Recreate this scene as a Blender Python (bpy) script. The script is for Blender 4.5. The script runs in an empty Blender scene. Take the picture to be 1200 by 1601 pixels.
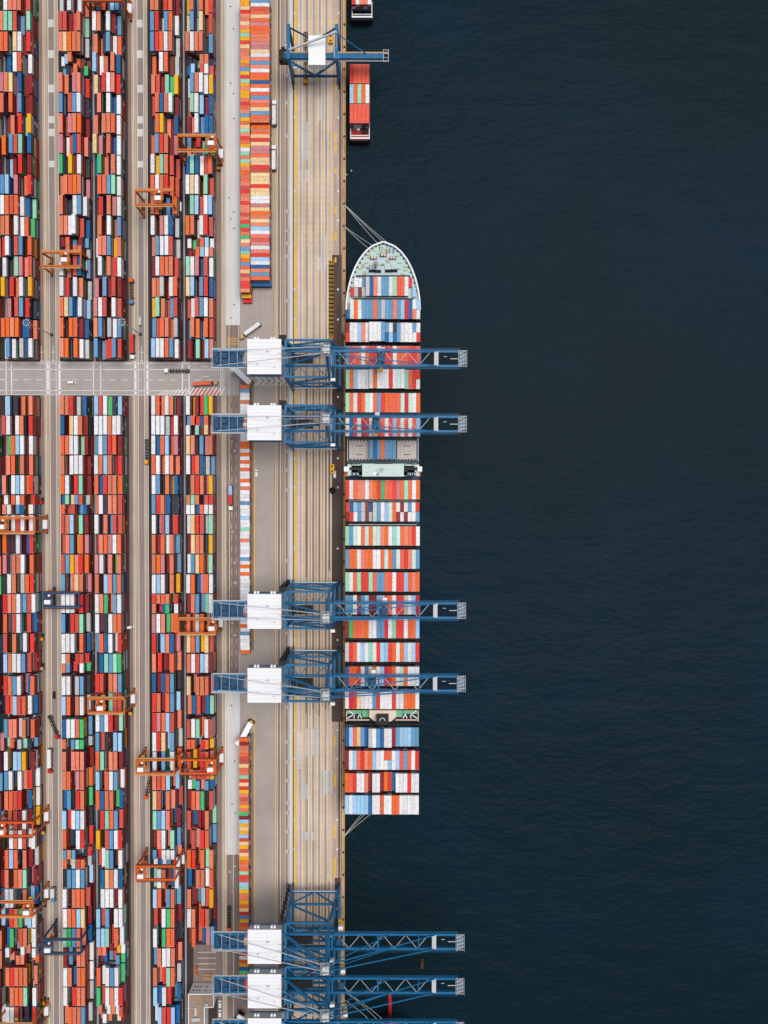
import bpy, math, random
from mathutils import Vector, Matrix, Euler
random.seed(11)
C = bpy.context.scene.collection
# ------------------------------------------------------------------ camera geometry (metres; z = 0 is the quay top)
H, F, TILT, ROLL = 540.0, 1266.0, 0.0198, 0.0025
CAM_M = Euler((-TILT, 0, ROLL), 'XYZ').to_matrix()
def W(px, py, h=0.0):
    d = CAM_M @ Vector(((px - 600) / F, -(py - 800.5) / F, -1.0))
    t = (h - H) / d.z
    return Vector((d.x * t, d.y * t, h))
def WX(px, py=800, h=0.0): return W(px, py, h).x
def WY(py, px=300, h=0.0): return W(px, py, h).y
def lin(c):
    def f(v):
        v /= 255.0
        return v / 12.92 if v <= 0.04045 else ((v + 0.055) / 1.055) ** 2.4
    return tuple(f(v) for v in c)
# ------------------------------------------------------------------ materials
def nt(name):
    m = bpy.data.materials.new(name); m.use_nodes = True
    n = m.node_tree.nodes; n.clear()
    out = n.new('ShaderNodeOutputMaterial'); b = n.new('ShaderNodeBsdfPrincipled')
    m.node_tree.links.new(b.outputs[0], out.inputs[0]); b.inputs['Specular IOR Level'].default_value = 0.2
    return m, n, m.node_tree.links, b
def mixc(n, l, fac, a, b, mode='MIX'):
    x = n.new('ShaderNodeMix'); x.data_type = 'RGBA'; x.blend_type = mode
    for sock, v in ((x.inputs[0], fac), (x.inputs[6], a), (x.inputs[7], b)):
        if hasattr(v, 'links') or hasattr(v, 'is_linked'): l.new(v, sock)
        elif isinstance(v, (int, float)): sock.default_value = v
        else: sock.default_value = (*v[:3], 1)
    return x.outputs[2]
def noise(n, l, scale, detail=4, rough=0.6, stretch=None, coord='pos'):
    t = n.new('ShaderNodeTexNoise'); t.inputs['Scale'].default_value = scale
    t.inputs['Detail'].default_value = detail; t.inputs['Roughness'].default_value = rough
    g = n.new('ShaderNodeNewGeometry')
    v = g.outputs['Position']
    if stretch:
        mp = n.new('ShaderNodeMapping'); mp.inputs['Scale'].default_value = stretch
        l.new(v, mp.inputs[0]); v = mp.outputs[0]
    l.new(v, t.inputs['Vector'])
    return t.outputs['Fac']
def ramp(n, l, v, lo, hi, a=0.0, b=1.0):
    r = n.new('ShaderNodeMapRange'); r.inputs[1].default_value = lo; r.inputs[2].default_value = hi
    r.inputs[3].default_value = a; r.inputs[4].default_value = b; l.new(v, r.inputs[0])
    return r.outputs[0]
def paint(name, col, rough=0.55, dirt=0.35, scale=0.35, metal=0.0, dirtcol=(0.10, 0.075, 0.055), lo=0.8):
    m, n, l, b = nt(name)
    f = ramp(n, l, noise(n, l, scale, 6, 0.7), 0.45, 0.8, 0, dirt)
    c = mixc(n, l, f, col, dirtcol)
    f2 = ramp(n, l, noise(n, l, scale * 7, 3, 0.6), 0.3, 0.7, lo, 1.0 + (1 - lo) * .6)
    hs = n.new('ShaderNodeHueSaturation'); l.new(c, hs.inputs['Color']); l.new(f2, hs.inputs['Value'])
    l.new(hs.outputs[0], b.inputs['Base Color'])
    b.inputs['Roughness'].default_value = rough; b.inputs['Metallic'].default_value = metal
    return m
def pavement(name, col, var=0.3, streak=0.35, streakcol=(0.05, 0.042, 0.04), patch=0.25, rust=0.0):
    m, n, l, b = nt(name)
    c = col
    s1 = ramp(n, l, noise(n, l, 0.9, 5, 0.65, (1, 0.02, 1)), 0.42, 0.72, 0, streak)     # tyre tracks along the lanes
    c = mixc(n, l, s1, c, streakcol)
    s2 = ramp(n, l, noise(n, l, 0.035, 6, 0.7), 0.4, 0.7, 0, patch)                        # broad stains
    c = mixc(n, l, s2, c, tuple(v * 0.45 for v in col))
    if rust:
        s4 = ramp(n, l, noise(n, l, 0.25, 6, 0.75, (1, 0.25, 1)), 0.5, 0.72, 0, rust)
        c = mixc(n, l, s4, c, (0.16, 0.055, 0.022))
    s5 = ramp(n, l, noise(n, l, 0.55, 6, 0.8), 0.6, 0.78, 0, 0.45)                        # oil spots
    c = mixc(n, l, s5, c, tuple(v * 0.4 for v in col))
    s3 = ramp(n, l, noise(n, l, 2.6, 4, 0.7), 0.3, 0.7, 1 - var, 1 + var)
    hs = n.new('ShaderNodeHueSaturation'); l.new(c, hs.inputs['Color']); l.new(s3, hs.inputs['Value'])
    l.new(hs.outputs[0], b.inputs['Base Color']); b.inputs['Roughness'].default_value = 0.9
    return m
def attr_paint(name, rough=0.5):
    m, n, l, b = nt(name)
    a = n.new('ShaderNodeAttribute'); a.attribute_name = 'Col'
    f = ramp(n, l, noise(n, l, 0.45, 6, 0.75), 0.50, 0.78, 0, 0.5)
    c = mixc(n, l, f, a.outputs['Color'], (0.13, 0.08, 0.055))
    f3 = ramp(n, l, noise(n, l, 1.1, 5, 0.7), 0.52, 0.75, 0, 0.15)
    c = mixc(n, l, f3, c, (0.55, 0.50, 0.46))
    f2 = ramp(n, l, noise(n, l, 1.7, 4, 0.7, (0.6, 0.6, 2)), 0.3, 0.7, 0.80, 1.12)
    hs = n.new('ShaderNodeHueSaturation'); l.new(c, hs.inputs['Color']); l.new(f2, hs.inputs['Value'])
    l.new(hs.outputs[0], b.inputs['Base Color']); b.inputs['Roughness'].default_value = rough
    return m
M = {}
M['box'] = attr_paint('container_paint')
M['blue'] = paint('crane_blue', (0.015, 0.148, 0.315), 0.42, 0.5, 0.25, dirtcol=(0.012, 0.05, 0.10))
M['dblue'] = paint('crane_dark_blue', (0.018, 0.075, 0.16), 0.5, 0.3)
M['white'] = paint('white_paint', (0.84, 0.84, 0.84), 0.5, 0.03, 0.15, lo=.95)
M['lgrey'] = paint('light_grey_steel', (0.55, 0.57, 0.58), 0.5, 0.35, 0.8)
M['grey'] = paint('grey_steel', (0.26, 0.27, 0.28), 0.5, 0.4, 0.8)
M['dark'] = paint('dark_steel', (0.018, 0.019, 0.021), 0.6, 0.3)
M['rubber'] = paint('black_rubber', (0.015, 0.015, 0.015), 0.85, 0.3)
M['glass'] = paint('tinted_glass', (0.02, 0.03, 0.04), 0.1, 0.0)
M['orange'] = paint('gantry_orange', (0.66, 0.15, 0.022), 0.5, 0.6, 0.5, dirtcol=(0.16, 0.055, 0.025))
M['redorange'] = paint('gantry_red_orange', (0.76, 0.115, 0.014), 0.5, 0.5, 0.5, dirtcol=(0.22, 0.05, 0.02))
M['yellow'] = paint('safety_yellow', (0.78, 0.40, 0.02), 0.5, 0.25, 0.6)
M['red'] = paint('signal_red', (0.55, 0.02, 0.02), 0.5, 0.25)
M['brown'] = paint('rust_brown', (0.12, 0.045, 0.025), 0.8, 0.5, 1.0)
M['tan'] = paint('tan_paint', (0.62, 0.36, 0.16), 0.6, 0.2)
M['cabblue'] = paint('cab_blue', (0.10, 0.26, 0.45), 0.4, 0.2)
M['mint'] = paint('deck_mint', (0.50, 0.63, 0.66), 0.6, 0.45, 0.35, dirtcol=(0.30, 0.50, 0.56))
M['mintpale'] = paint('roof_pale_mint', (0.58, 0.70, 0.66), 0.6, 0.3, 0.3, dirtcol=(0.40, 0.45, 0.42))
M['deckgreen'] = paint('deck_green', (0.16, 0.46, 0.26), 0.6, 0.25, 0.4)
M['hull'] = paint('hull_blue_grey', (0.045, 0.075, 0.10), 0.5, 0.2)
M['hatch'] = paint('hatch_cover_grey', (0.60, 0.55, 0.51), 0.7, 0.4, 0.5, dirtcol=(0.30, 0.20, 0.15))
M['cream'] = paint('cream_steel', (0.78, 0.62, 0.50), 0.6, 0.2, 0.5)
M['palegreen'] = paint('pale_yellow_green', (0.55, 0.66, 0.36), 0.6, 0.2)
M['rope'] = paint('mooring_rope', (0.62, 0.62, 0.58), 0.9, 0.1)
M['wood'] = paint('timber', (0.45, 0.25, 0.12), 0.9, 0.3, 2.0)
M['roofbrown'] = paint('gravel_roof', (0.36, 0.25, 0.18), 0.95, 0.4, 0.25)
M['bargered'] = paint('barge_red', (0.42, 0.028, 0.03), 0.6, 0.3)
# ------------------------------------------------------------------ mesh builder
class MB:
    def __init__(s): s.v = []; s.f = []; s.m = []; s.c = []
    def face(s, pts, m=0, col=None):
        i = len(s.v); s.v += [tuple(p) for p in pts]; s.f.append(tuple(range(i, i + len(pts)))); s.m.append(m); s.c.append(col)
    def hexa(s, p, m=0, top=None, side=None, bottom=True):
        i = len(s.v); s.v += [tuple(q) for q in p]
        fs = [((4, 5, 6, 7), top), ((0, 1, 5, 4), side), ((1, 2, 6, 5), side), ((2, 3, 7, 6), side), ((3, 0, 4, 7), side)]
        if bottom: fs.append(((3, 2, 1, 0), side))
        for f, c in fs:
            s.f.append(tuple(i + k for k in f)); s.m.append(m); s.c.append(c)
    def box(s, x0, x1, y0, y1, z0, z1, m=0, top=None, side=None, bottom=True):
        s.hexa([(x0, y0, z0), (x1, y0, z0), (x1, y1, z0), (x0, y1, z0), (x0, y0, z1), (x1, y0, z1), (x1, y1, z1), (x0, y1, z1)], m, top, side, bottom)
    def bar(s, p, q, w, h=None, m=0, up=(0, 0, 1)):
        h = h or w; p = Vector(p); q = Vector(q); d = (q - p).normalized(); up = Vector(up)
        if abs(d.dot(up)) > 0.97: up = Vector((1, 0, 0))
        a = d.cross(up).normalized() * w / 2; b = a.cross(d).normalized() * h / 2
        s.hexa([p - a - b, q - a - b, q + a - b, p + a - b, p - a + b, q - a + b, q + a + b, p + a + b], m)
    def tube(s, p, q, r, m=0, n=8, r2=None):
        r2 = r if r2 is None else r2
        p = Vector(p); q = Vector(q); d = (q - p).normalized(); up = Vector((0, 0, 1)) if abs(d.z) < 0.97 else Vector((1, 0, 0))
        a = d.cross(up).normalized(); b = a.cross(d)
        i = len(s.v)
        for c, rr in ((p, r), (q, r2)):
            for k in range(n):
                t = 2 * math.pi * k / n; s.v.append(tuple(c + (a * math.cos(t) + b * math.sin(t)) * rr))
        for k in range(n):
            j = (k + 1) % n; s.f.append((i + k, i + j, i + n + j, i + n + k)); s.m.append(m); s.c.append(None)
        s.f.append(tuple(i + n + k for k in range(n))); s.m.append(m); s.c.append(None)
        s.f.append(tuple(i + n - 1 - k for k in range(n))); s.m.append(m); s.c.append(None)
    def prism(s, pts, z0, z1, m=0, mtop=None):
        n = len(pts); i = len(s.v)
        s.v += [(p[0], p[1], z0) for p in pts] + [(p[0], p[1], z1) for p in pts]
        s.f.append(tuple(i + n + k for k in range(n))); s.m.append(m if mtop is None else mtop); s.c.append(None)
        s.f.append(tuple(i + n - 1 - k for k in range(n))); s.m.append(m); s.c.append(None)
        for k in range(n):
            j = (k + 1) % n; s.f.append((i + k, i + j, i + n + j, i + n + k)); s.m.append(m); s.c.append(None)
    def mesh(s, name, mats):
        me = bpy.data.meshes.new(name); me.from_pydata(s.v, [], s.f)
        for x in (mats if isinstance(mats, (list, tuple)) else [mats]): me.materials.append(x)
        me.polygons.foreach_set('material_index', s.m)
        if any(c is not None for c in s.c):
            a = me.attributes.new('Col', 'FLOAT_COLOR', 'FACE')
            buf = []
            for c in s.c: buf += [*(c or (0.5, 0.5, 0.5)), 1.0]
            a.data.foreach_set('color', buf)
        me.update()
        return me
    def build(s, name, mats, parent=None, loc=None):
        o = bpy.data.objects.new(name, s.mesh(name, mats)); C.objects.link(o)
        if parent is not None: o.parent = parent
        if loc is not None: o.location = loc
        return o
def tag(o, label=None, cat=None, group=None, kind=None):
    for k, v in (('label', label), ('category', cat), ('group', group), ('kind', kind)):
        if v: o[k] = v
    return o
def empty(name, loc, rz=0.0, label=None, cat=None, group=None):
    o = bpy.data.objects.new(name, None); C.objects.link(o); o.location = loc; o.rotation_euler = (0, 0, rz); o.empty_display_size = 1
    return tag(o, label, cat, group)
KIDS = {}
def kids(o): return [c for c in bpy.data.objects if c.parent == o]
def copy_tree(o, loc, rz=0.0, label=None):
    def rec(src, parent):
        c = src.copy(); C.objects.link(c)
        if parent is not None: c.parent = parent
        for k in kids(src): rec(k, c)
        return c
    r = rec(o, None); r.location = loc; r.rotation_euler = (0, 0, rz)
    if label: r['label'] = label
    return r
ONES = 'zeroth first second third fourth fifth sixth seventh eighth ninth tenth eleventh twelfth thirteenth fourteenth fifteenth sixteenth seventeenth eighteenth nineteenth'.split()
TENS = {2: ('twenty', 'twentieth'), 3: ('thirty', 'thirtieth'), 4: ('forty', 'fortieth'), 5: ('fifty', 'fiftieth'), 6: ('sixty', 'sixtieth'), 7: ('seventy', 'seventieth'), 8: ('eighty', 'eightieth'), 9: ('ninety', 'ninetieth')}
def ordw(k):
    if k < 20: return ONES[k]
    t, o = divmod(k, 10)
    return TENS[t][1] if o == 0 else TENS[t][0] + '-' + ONES[o]
# ------------------------------------------------------------------ container colours: letter -> (name, roof sRGB, side sRGB)
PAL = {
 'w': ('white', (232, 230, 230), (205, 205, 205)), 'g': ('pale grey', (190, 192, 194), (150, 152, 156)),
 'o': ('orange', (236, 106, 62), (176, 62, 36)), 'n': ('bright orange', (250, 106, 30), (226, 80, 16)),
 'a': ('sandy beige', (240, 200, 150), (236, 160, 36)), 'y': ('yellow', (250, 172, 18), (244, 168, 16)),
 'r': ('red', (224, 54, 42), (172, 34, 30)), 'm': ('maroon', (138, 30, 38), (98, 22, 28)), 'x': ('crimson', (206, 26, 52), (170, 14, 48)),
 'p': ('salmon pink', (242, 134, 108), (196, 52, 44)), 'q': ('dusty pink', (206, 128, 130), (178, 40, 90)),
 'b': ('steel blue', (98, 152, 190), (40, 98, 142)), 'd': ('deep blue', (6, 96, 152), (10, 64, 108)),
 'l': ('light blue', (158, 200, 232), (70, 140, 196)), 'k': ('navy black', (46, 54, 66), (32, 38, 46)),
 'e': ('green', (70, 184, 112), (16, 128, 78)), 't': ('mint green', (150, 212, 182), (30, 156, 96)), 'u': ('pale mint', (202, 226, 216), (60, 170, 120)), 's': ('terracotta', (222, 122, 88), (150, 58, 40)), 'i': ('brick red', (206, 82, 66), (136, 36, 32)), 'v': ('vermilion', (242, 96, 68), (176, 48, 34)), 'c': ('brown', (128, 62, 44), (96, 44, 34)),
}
RANDPOOL = 'ossssirrmmmmwwwggbbbddkkppnlletqycci'
def jit(rgb, j=0.10):
    k = 1 + random.uniform(-j, j)
    r = lin(rgb)
    if max(rgb) - min(rgb) < 12: return tuple(max(.004, min(.85, v * k)) for v in r)
    return tuple(max(0.004, min(0.85, v * k * (1 + random.uniform(-0.05, 0.05)))) for v in r)
CW, CH, L40, L20 = 2.438, 2.62, 12.19, 6.06
def cont_geo(mb, x0, y0, z0, lx, ly, letter, detail=1, h=2.55):
    """a shipping container with corner castings and ribbed roof; x0,y0 = min corner"""
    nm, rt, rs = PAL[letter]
    top = jit(rt); side = tuple(v * 0.75 for v in jit(rs))  # side paint darkened for shade; roofs paler from bleaching and painted sky light
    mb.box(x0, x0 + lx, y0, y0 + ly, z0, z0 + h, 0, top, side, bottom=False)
    if detail:
        cc = tuple(min(0.8, v * 0.5 + 0.36) for v in top) if letter in 'onrpxavsi' else tuple(v * 0.7 for v in top)
        cs = .34 if letter in 'onrpxavsi' else .2
        for cx in (x0, x0 + lx - cs):
            for cy in (y0, y0 + ly - cs):
                mb.box(cx - 0.01, cx + cs + .01, cy - 0.01, cy + cs + .01, z0 + h - 0.12, z0 + h + 0.03, 0, cc, cc, False)
        if detail > 1:
            n = 9
            for k in range(n):                                   # roof corrugation
                t = (k + 0.5) / n
                tt = tuple(v * 0.93 for v in top)
                if ly > lx: mb.box(x0 + 0.15, x0 + lx - 0.15, y0 + ly * t - 0.12, y0 + ly * t + 0.12, z0 + h, z0 + h + 0.035, 0, tt, tt, False)
                else: mb.box(x0 + lx * t - 0.12, x0 + lx * t + 0.12, y0 + 0.15, y0 + ly - 0.15, z0 + h, z0 + h + 0.035, 0, tt, tt, False)
            rail = tuple(v * 0.8 for v in top)
            if ly > lx:
                for xx in (x0, x0 + lx - 0.08): mb.box(xx, xx + 0.08, y0 + 0.2, y0 + ly - 0.2, z0 + h, z0 + h + 0.05, 0, rail, rail, False)
            else:
                for yy in (y0, y0 + ly - 0.08): mb.box(x0 + 0.2, x0 + lx - 0.2, yy, yy + 0.08, z0 + h, z0 + h + 0.05, 0, rail, rail, False)
        # pale owner marks on the long side that looks east
        if ly > lx and letter in 'ormedkc' and random.random() < 0.35:
            c = (0.75, 0.75, 0.75); yy = y0 + ly * random.uniform(0.2, 0.7)
            mb.box(x0 + lx, x0 + lx + 0.012, yy, yy + 1.1, z0 + 0.7, z0 + 1.9, 0, c, c, False)
            mb.box(x0 + lx, x0 + lx + 0.012, yy + 1.4, yy + 2.0, z0 + 0.7, z0 + 1.9, 0, c, c, False)
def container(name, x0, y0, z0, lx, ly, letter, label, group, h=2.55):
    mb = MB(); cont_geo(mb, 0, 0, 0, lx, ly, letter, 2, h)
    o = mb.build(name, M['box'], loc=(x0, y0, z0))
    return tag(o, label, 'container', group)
# ================================================================== YARD BLOCKS
YN = {
'A': '''kwppomr2555535 ottrbmt5555335 ookawmr5515535 kddwokw2325524 qoakdmm5551534 okorbmm5253534 kmokrty2342535 nkbrtkd4255525 kkmkrkm1131525 blkqkor5525245 worowdt5555432 ookwwoe5525443 rwkrbco4525525 wkrtqpr4235545 ykrowky5154515 kqkrbrk1425542 onpnddo5555342 kbwkgdw1542545''',
'B': '''gkwkwk425241 rrmrok554451 panook555551 kloocc145221/bkkokk231421 pokqpr542552 bkrbwk525552 pkqonk515551 qwrdrp534553 ekymwk515452 ooonoq455552 okkwbw523554 opwwkd555612 mokkmb441143/kokoog141552 wokrdk533551 wrkwok542541 oabdwk555351 oknomd525543 pnknwg551543''',
'C': '''kboklb155255 wokwmb551543 ookbwo424533 lwokod533154 akrwpr425554 kpkwdw151534 okooow415554 aqkodw541534 kekkow151154 koobtw155554 krkoqw141544 kokwkb151514 kppbyo155534 kwkorw151544 qkbmrm415454 qwrkwr555154 pbkgwb551544 bkrrbr513454''',
'D': '''ookrok552551 brkbow551553 browog555552 omwokg325513 ormtey443434 rodowm355553 doykmd255124 obrokq455514 wytork545541 oworok555541 ookbkn552315 wkqwdg515553 obwwrg455552 mwooor455554 oogkwo445155 ytokbr454145 broong445535 lwwobw555554''',
'E': '''yokokr351514 abkakr351514 owookb555514 kkkook221442/dlkrwr342443 kbowwy155544 ktwlmd155434 mkwkdd315144 bkrkee313133/okkbee311243 dtdwro455445 wawktr555153 ktlrwl155455 nokwrr551554 wkcolw313443/kmolwo124444 twqkrw555154 alkbrd551554 kwrbwo145554 kookor154154 kktmlp114244'''}
YS = {
'A': '''klkmokp1532425 rwkwomr5525525 kenlwkw1455515 kpokoko1551515 pkwlwnr5155545 wkowokr4255524/pwkbdkw5525515 kmwrwkw1455515 nkmwkdr5235145 qkoowko5155515 kwokgnr1551555 rpowbrw5555444 okrwkrd5155143 rkokwkr5151415 lowwbrm5555543 robwkdo5555145 rolrowd4455543 bppgoko5554515 kokgtkb1435443! wkllykm5155535 bwkworw5525442 oorrkdw5555142 kkrmwmy1155542 kwowrww1555545 olokomg5551543 okoptkm5155514 wwkkokd5511513 kroeglw1555455 dekrokw4515515 wkkwkkw5114115/kkopkko1144113 orooomo5555514 koootkw1555515 wwrkkmr5551425''',
'B': '''oorgkd555315 dkawom515554 oowwkm555514 okwwwm515552 nwkrtm551552 dtabrg454553/okrkbd514145 rolktm555154 rpbkoq455154 rbyprn555554 bkoaok514551 wwwkrm555154 bkrrtg515553 wwwkod555153 wokrrr551554/obrkwe553153 wwkgbk553553 lokowg551553 dwwoek555551 okbtek515551! okpppm515551 ookqok551551 dbkroe451552 lrwlwk545551 okdwrk533551 boblkr555133/okgrog515553 kbbwbk355551 wkooor515554 woolak555551 tebpok555541 mbkpok542551 wodonk554551 wkroog535552 oooobk455551''',
'C': '''lrwekl555454 wwwoww555555 bwbrom455554 wolokr555514 odroon545554 owkppr455554 wkokrr515154 rpoqwo355555 qwkpeo551535 oklpbo515555 wpekbw555155 wmkwoo535555 bodwkr454515 kdtbte355555 rrkopb551555 kmktrr141555 wbwrmt555544 brkwll545155 otkpom551554 lkowbw515553 odooed555534 krtobr355554 ykrbwr515555 rwtbkw345515 kdaowd155555 kwwwmw155545 lrbkww545155 lltkow555154 opkkyw441133/kdkkbe131143 owwbwe545553 erwowr545555 okwowr414445/kwokak143131''',
'D': '''woowom554552 wwwgrw555435 wdolkq545515 owkwpk551551 wbkokd551515 brodkk555434 wkrlkr515515 omowok545451 onqkok555151 wlwkoy555153 roopkr555515/okdekw514515 qwpeon555445 rklpdq515553 prkkok541151 dmdrbk545552 romobk554551 rqolrk555551 wrakbk555151 wkbkwk515151 prolkl555514 arkopk551541 tblpkm555513 mpwktb455153 brwwwk545551/wkwbkw414414 twokdw455145 lokbok551551 rmweok435551 wkeook515551 bowwok455551 okrtok514551 ldwrkd545413 wlrrld355554''',
'E': '''wkmrey515455 bordok454451/wktcar515453 apkbqo551545 wrodgk545531 koroky155515 otokrr555155/wwdoww554555 warrkt455515 maooky355545 wbankt455515 wnkqow551455 mobktw455145 okgnkc515514 aobyar555454 owrlwm555555 akooor515553 odrmdt444344 rwtkwr555155 ookroy551554! rykroq531554 prrroy344444/webpbd445454 mopekr455515 rkmmok513351 krqrok154551 nrkoto551545 dkoowo415545 omkgry531445 wokrok551551 kokdqb151344'''}
TOPH = 13.1
# left edge (at stack-top height) of each block's first column, read at y = 650
BX = {'A': (2.2, 7), 'B': (93.8, 6), 'C': (146.6, 6), 'D': (236.2, 6), 'E': (290.5, 6)}
PITCH = 2.925
BLKNAME = {'E': 'quayside block', 'D': 'second block inland', 'C': 'third block inland', 'B': 'fourth block inland', 'A': 'farthest inland block'}
def bay_y(block, south, i):
    """photo row of the north edge of bay i at stack-top height"""
    if not south: return 528.5 - (17 - i) * 31.97
    if block in 'ABE' and 14 <= i <= 17: return (1057.5, 1089.0, 1124.5, 1156.5)[i - 14]
    if i < 14: return 618.7 + i * 31.04
    return 1053.2 + (i - 14) * 30.72 - (0.6 if i > 17 else 0)
stuff = MB()
nyard = 0
YARD_MAX = 226
stack_tops = []
for blk in 'EDCBA':
    x650, ncol = BX[blk]
    X0 = WX(x650, 650, TOPH)
    for south, src in ((0, YN), (1, YS)):
        for i, tok in enumerate(src[blk].split()):
            ys = WY(bay_y(blk, south, i), x650, TOPH)
            half = tok.endswith('!'); tok = tok.strip('!')
            subs = tok.split('/')
            for s, t in enumerate(subs):
                cols, hs = t[:ncol], t[ncol:]
                assert len(cols) == ncol and len(hs) == ncol, (blk, south, i, t)
                ln = L20 if (half or len(subs) == 2) else L40
                y1 = ys - s * (L20 + 0.12) - random.uniform(0, 0.15)
                for k in range(ncol):
                    hh = int(hs[k]); x = X0 + k * PITCH + random.uniform(-0.10, 0.10)
                    if hh == 0: continue
                    if cols[k] == 'k' and hh == 1: hh = random.choice((1, 2, 2, 3)); cols = cols[:k] + random.choice(RANDPOOL) + cols[k + 1:]
                    topc = cols[k]  # low navy tops: some dark boxes, others gap shade put into the colour
                    if topc == 'o' and random.random() < .6: topc = 's'
                    if topc == 'r' and random.random() < .55: topc = 'i'
                    for z in range(hh):
                        letter = topc if z == hh - 1 else random.choice(RANDPOOL)
                        jx, jy = random.uniform(-.05, .05), random.uniform(-.12, .12)
                        if z == hh - 1:
                            if hh >= 5 and ln == L40 and nyard < YARD_MAX and blk in 'EDC' and letter != 'k':
                                bay = (18 - i) if not south else (i + 1)
                                lab = '%s container on %s column from east, %s bay %s of crossroad, %s' % (
                                    PAL[letter][0], ordw(ncol - k), ordw(bay), 'south' if south else 'north', BLKNAME[blk])
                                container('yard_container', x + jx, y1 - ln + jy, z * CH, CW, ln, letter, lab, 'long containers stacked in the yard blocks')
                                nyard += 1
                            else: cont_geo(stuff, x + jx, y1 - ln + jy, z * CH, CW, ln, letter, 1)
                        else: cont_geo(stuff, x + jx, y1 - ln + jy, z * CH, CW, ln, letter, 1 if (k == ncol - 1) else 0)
# the edge of one more block at the frame's west side
XZ = WX(2.2, 650, TOPH) - (WX(146.6, 650, TOPH) - WX(93.8, 650, TOPH) - 6 * PITCH)
for i in range(54):
    y1 = WY(-20, 2, TOPH) - i * 13.1
    if abs(y1 - (WY(592, 2, TOPH))) < 20: continue
    for k in (1, 2):
        for z in range(random.choice((1, 2, 3, 4, 5, 5))): cont_geo(stuff, XZ - k * PITCH, y1 - L40, z * CH, CW, L40, random.choice(RANDPOOL), 1 if k == 1 else 0)
# ------------------------------------------------------------------ crosswise stacks beside the quay lanes
def cross_stack(seq, ystart, xleft, length, tiers, pitch, place, name, group, lower=()):
    """containers lying east-west; ystart = photo row of the north edge at stack-top height; drawn southwards"""
    hz = tiers * CH
    X0 = WX(xleft, 250 if ystart < 300 else (800 if ystart < 900 else 1300), hz); Y = WY(ystart, xleft, hz)
    n = len(seq)
    for k, ch in enumerate(seq):
        t = tiers - 1 if k in lower else tiers
        y0 = Y - (k + 1) * pitch
        for z in range(t):
            jx = random.uniform(-.12, .12)
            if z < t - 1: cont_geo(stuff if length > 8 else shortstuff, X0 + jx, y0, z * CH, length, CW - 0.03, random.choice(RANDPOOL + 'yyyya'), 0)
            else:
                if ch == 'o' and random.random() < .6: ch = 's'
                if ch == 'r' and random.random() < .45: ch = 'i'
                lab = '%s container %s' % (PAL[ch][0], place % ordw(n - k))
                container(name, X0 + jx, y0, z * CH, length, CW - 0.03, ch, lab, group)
    return X0, Y - n * pitch
shortstuff = MB()
NN = 'eoayyarpoapytyraoopyobyrtypyyoropbyoatproywtotyonooprroprpprorer' + 'oeapbtynboarprrp'
NN = NN[3:]
XN, YNE = cross_stack(NN, -3.0, 375.4, L20, 4, 2.455, 'lying crosswise in the narrow north row, %s from its south end', 'short_container', 'short containers laid crosswise beside the quay lanes')
for z, ch in ((2, 'n'), (1, 'y'), (0, 'x')):
    cont_geo(shortstuff, XN, YNE - 2.455, z * CH, L20, CW - 0.03, ch, 1) if z < 2 else None
cont_geo(shortstuff, XN + 0.1, YNE - 4.95, 0, L20, CW - 0.03, 'x', 1)
WN = 'bwroaoqnoooqqawpbpwondowobpoaboonon' + 'araqqoaarraaaraawwqanoaplw' + 'prqwprlwdobo'
wl = WN.index('non', 30)
XW, YWE = cross_stack(WN, -2.0, 391.3, L40, 4, 2.475, 'lying crosswise in the wide row, %s from its south end', 'yard_container', 'long containers laid crosswise beside the quay lanes', lower=(32, 33, 34))
for z in range(2): cont_geo(stuff, XW + 0.2, YWE - 2.6, z * CH, L40, CW - 0.03, 'd', 1)
MM = 'obwwowwwwowowwwnnwnwnwowwnwowwwbwwwlwwtwwpwwwwbwnwnwwwwwwwlwwowwnwbwwwwn'
cross_stack(MM, 602.0, 375.2, L20, 3, 2.455, 'lying crosswise in the white middle row, %s from its south end', 'short_container', 'short containers laid crosswise beside the quay lanes')
SS = 'nmooorraootraryproyoemlyaylrayraynootrrltyooynarbyrndrwyblrwnydenrrrox'
cross_stack(SS, 1154.0, 373.6, L20, 4, 2.455, 'lying crosswise in the narrow south row, %s from its south end', 'short_container', 'short containers laid crosswise beside the quay lanes')
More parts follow.
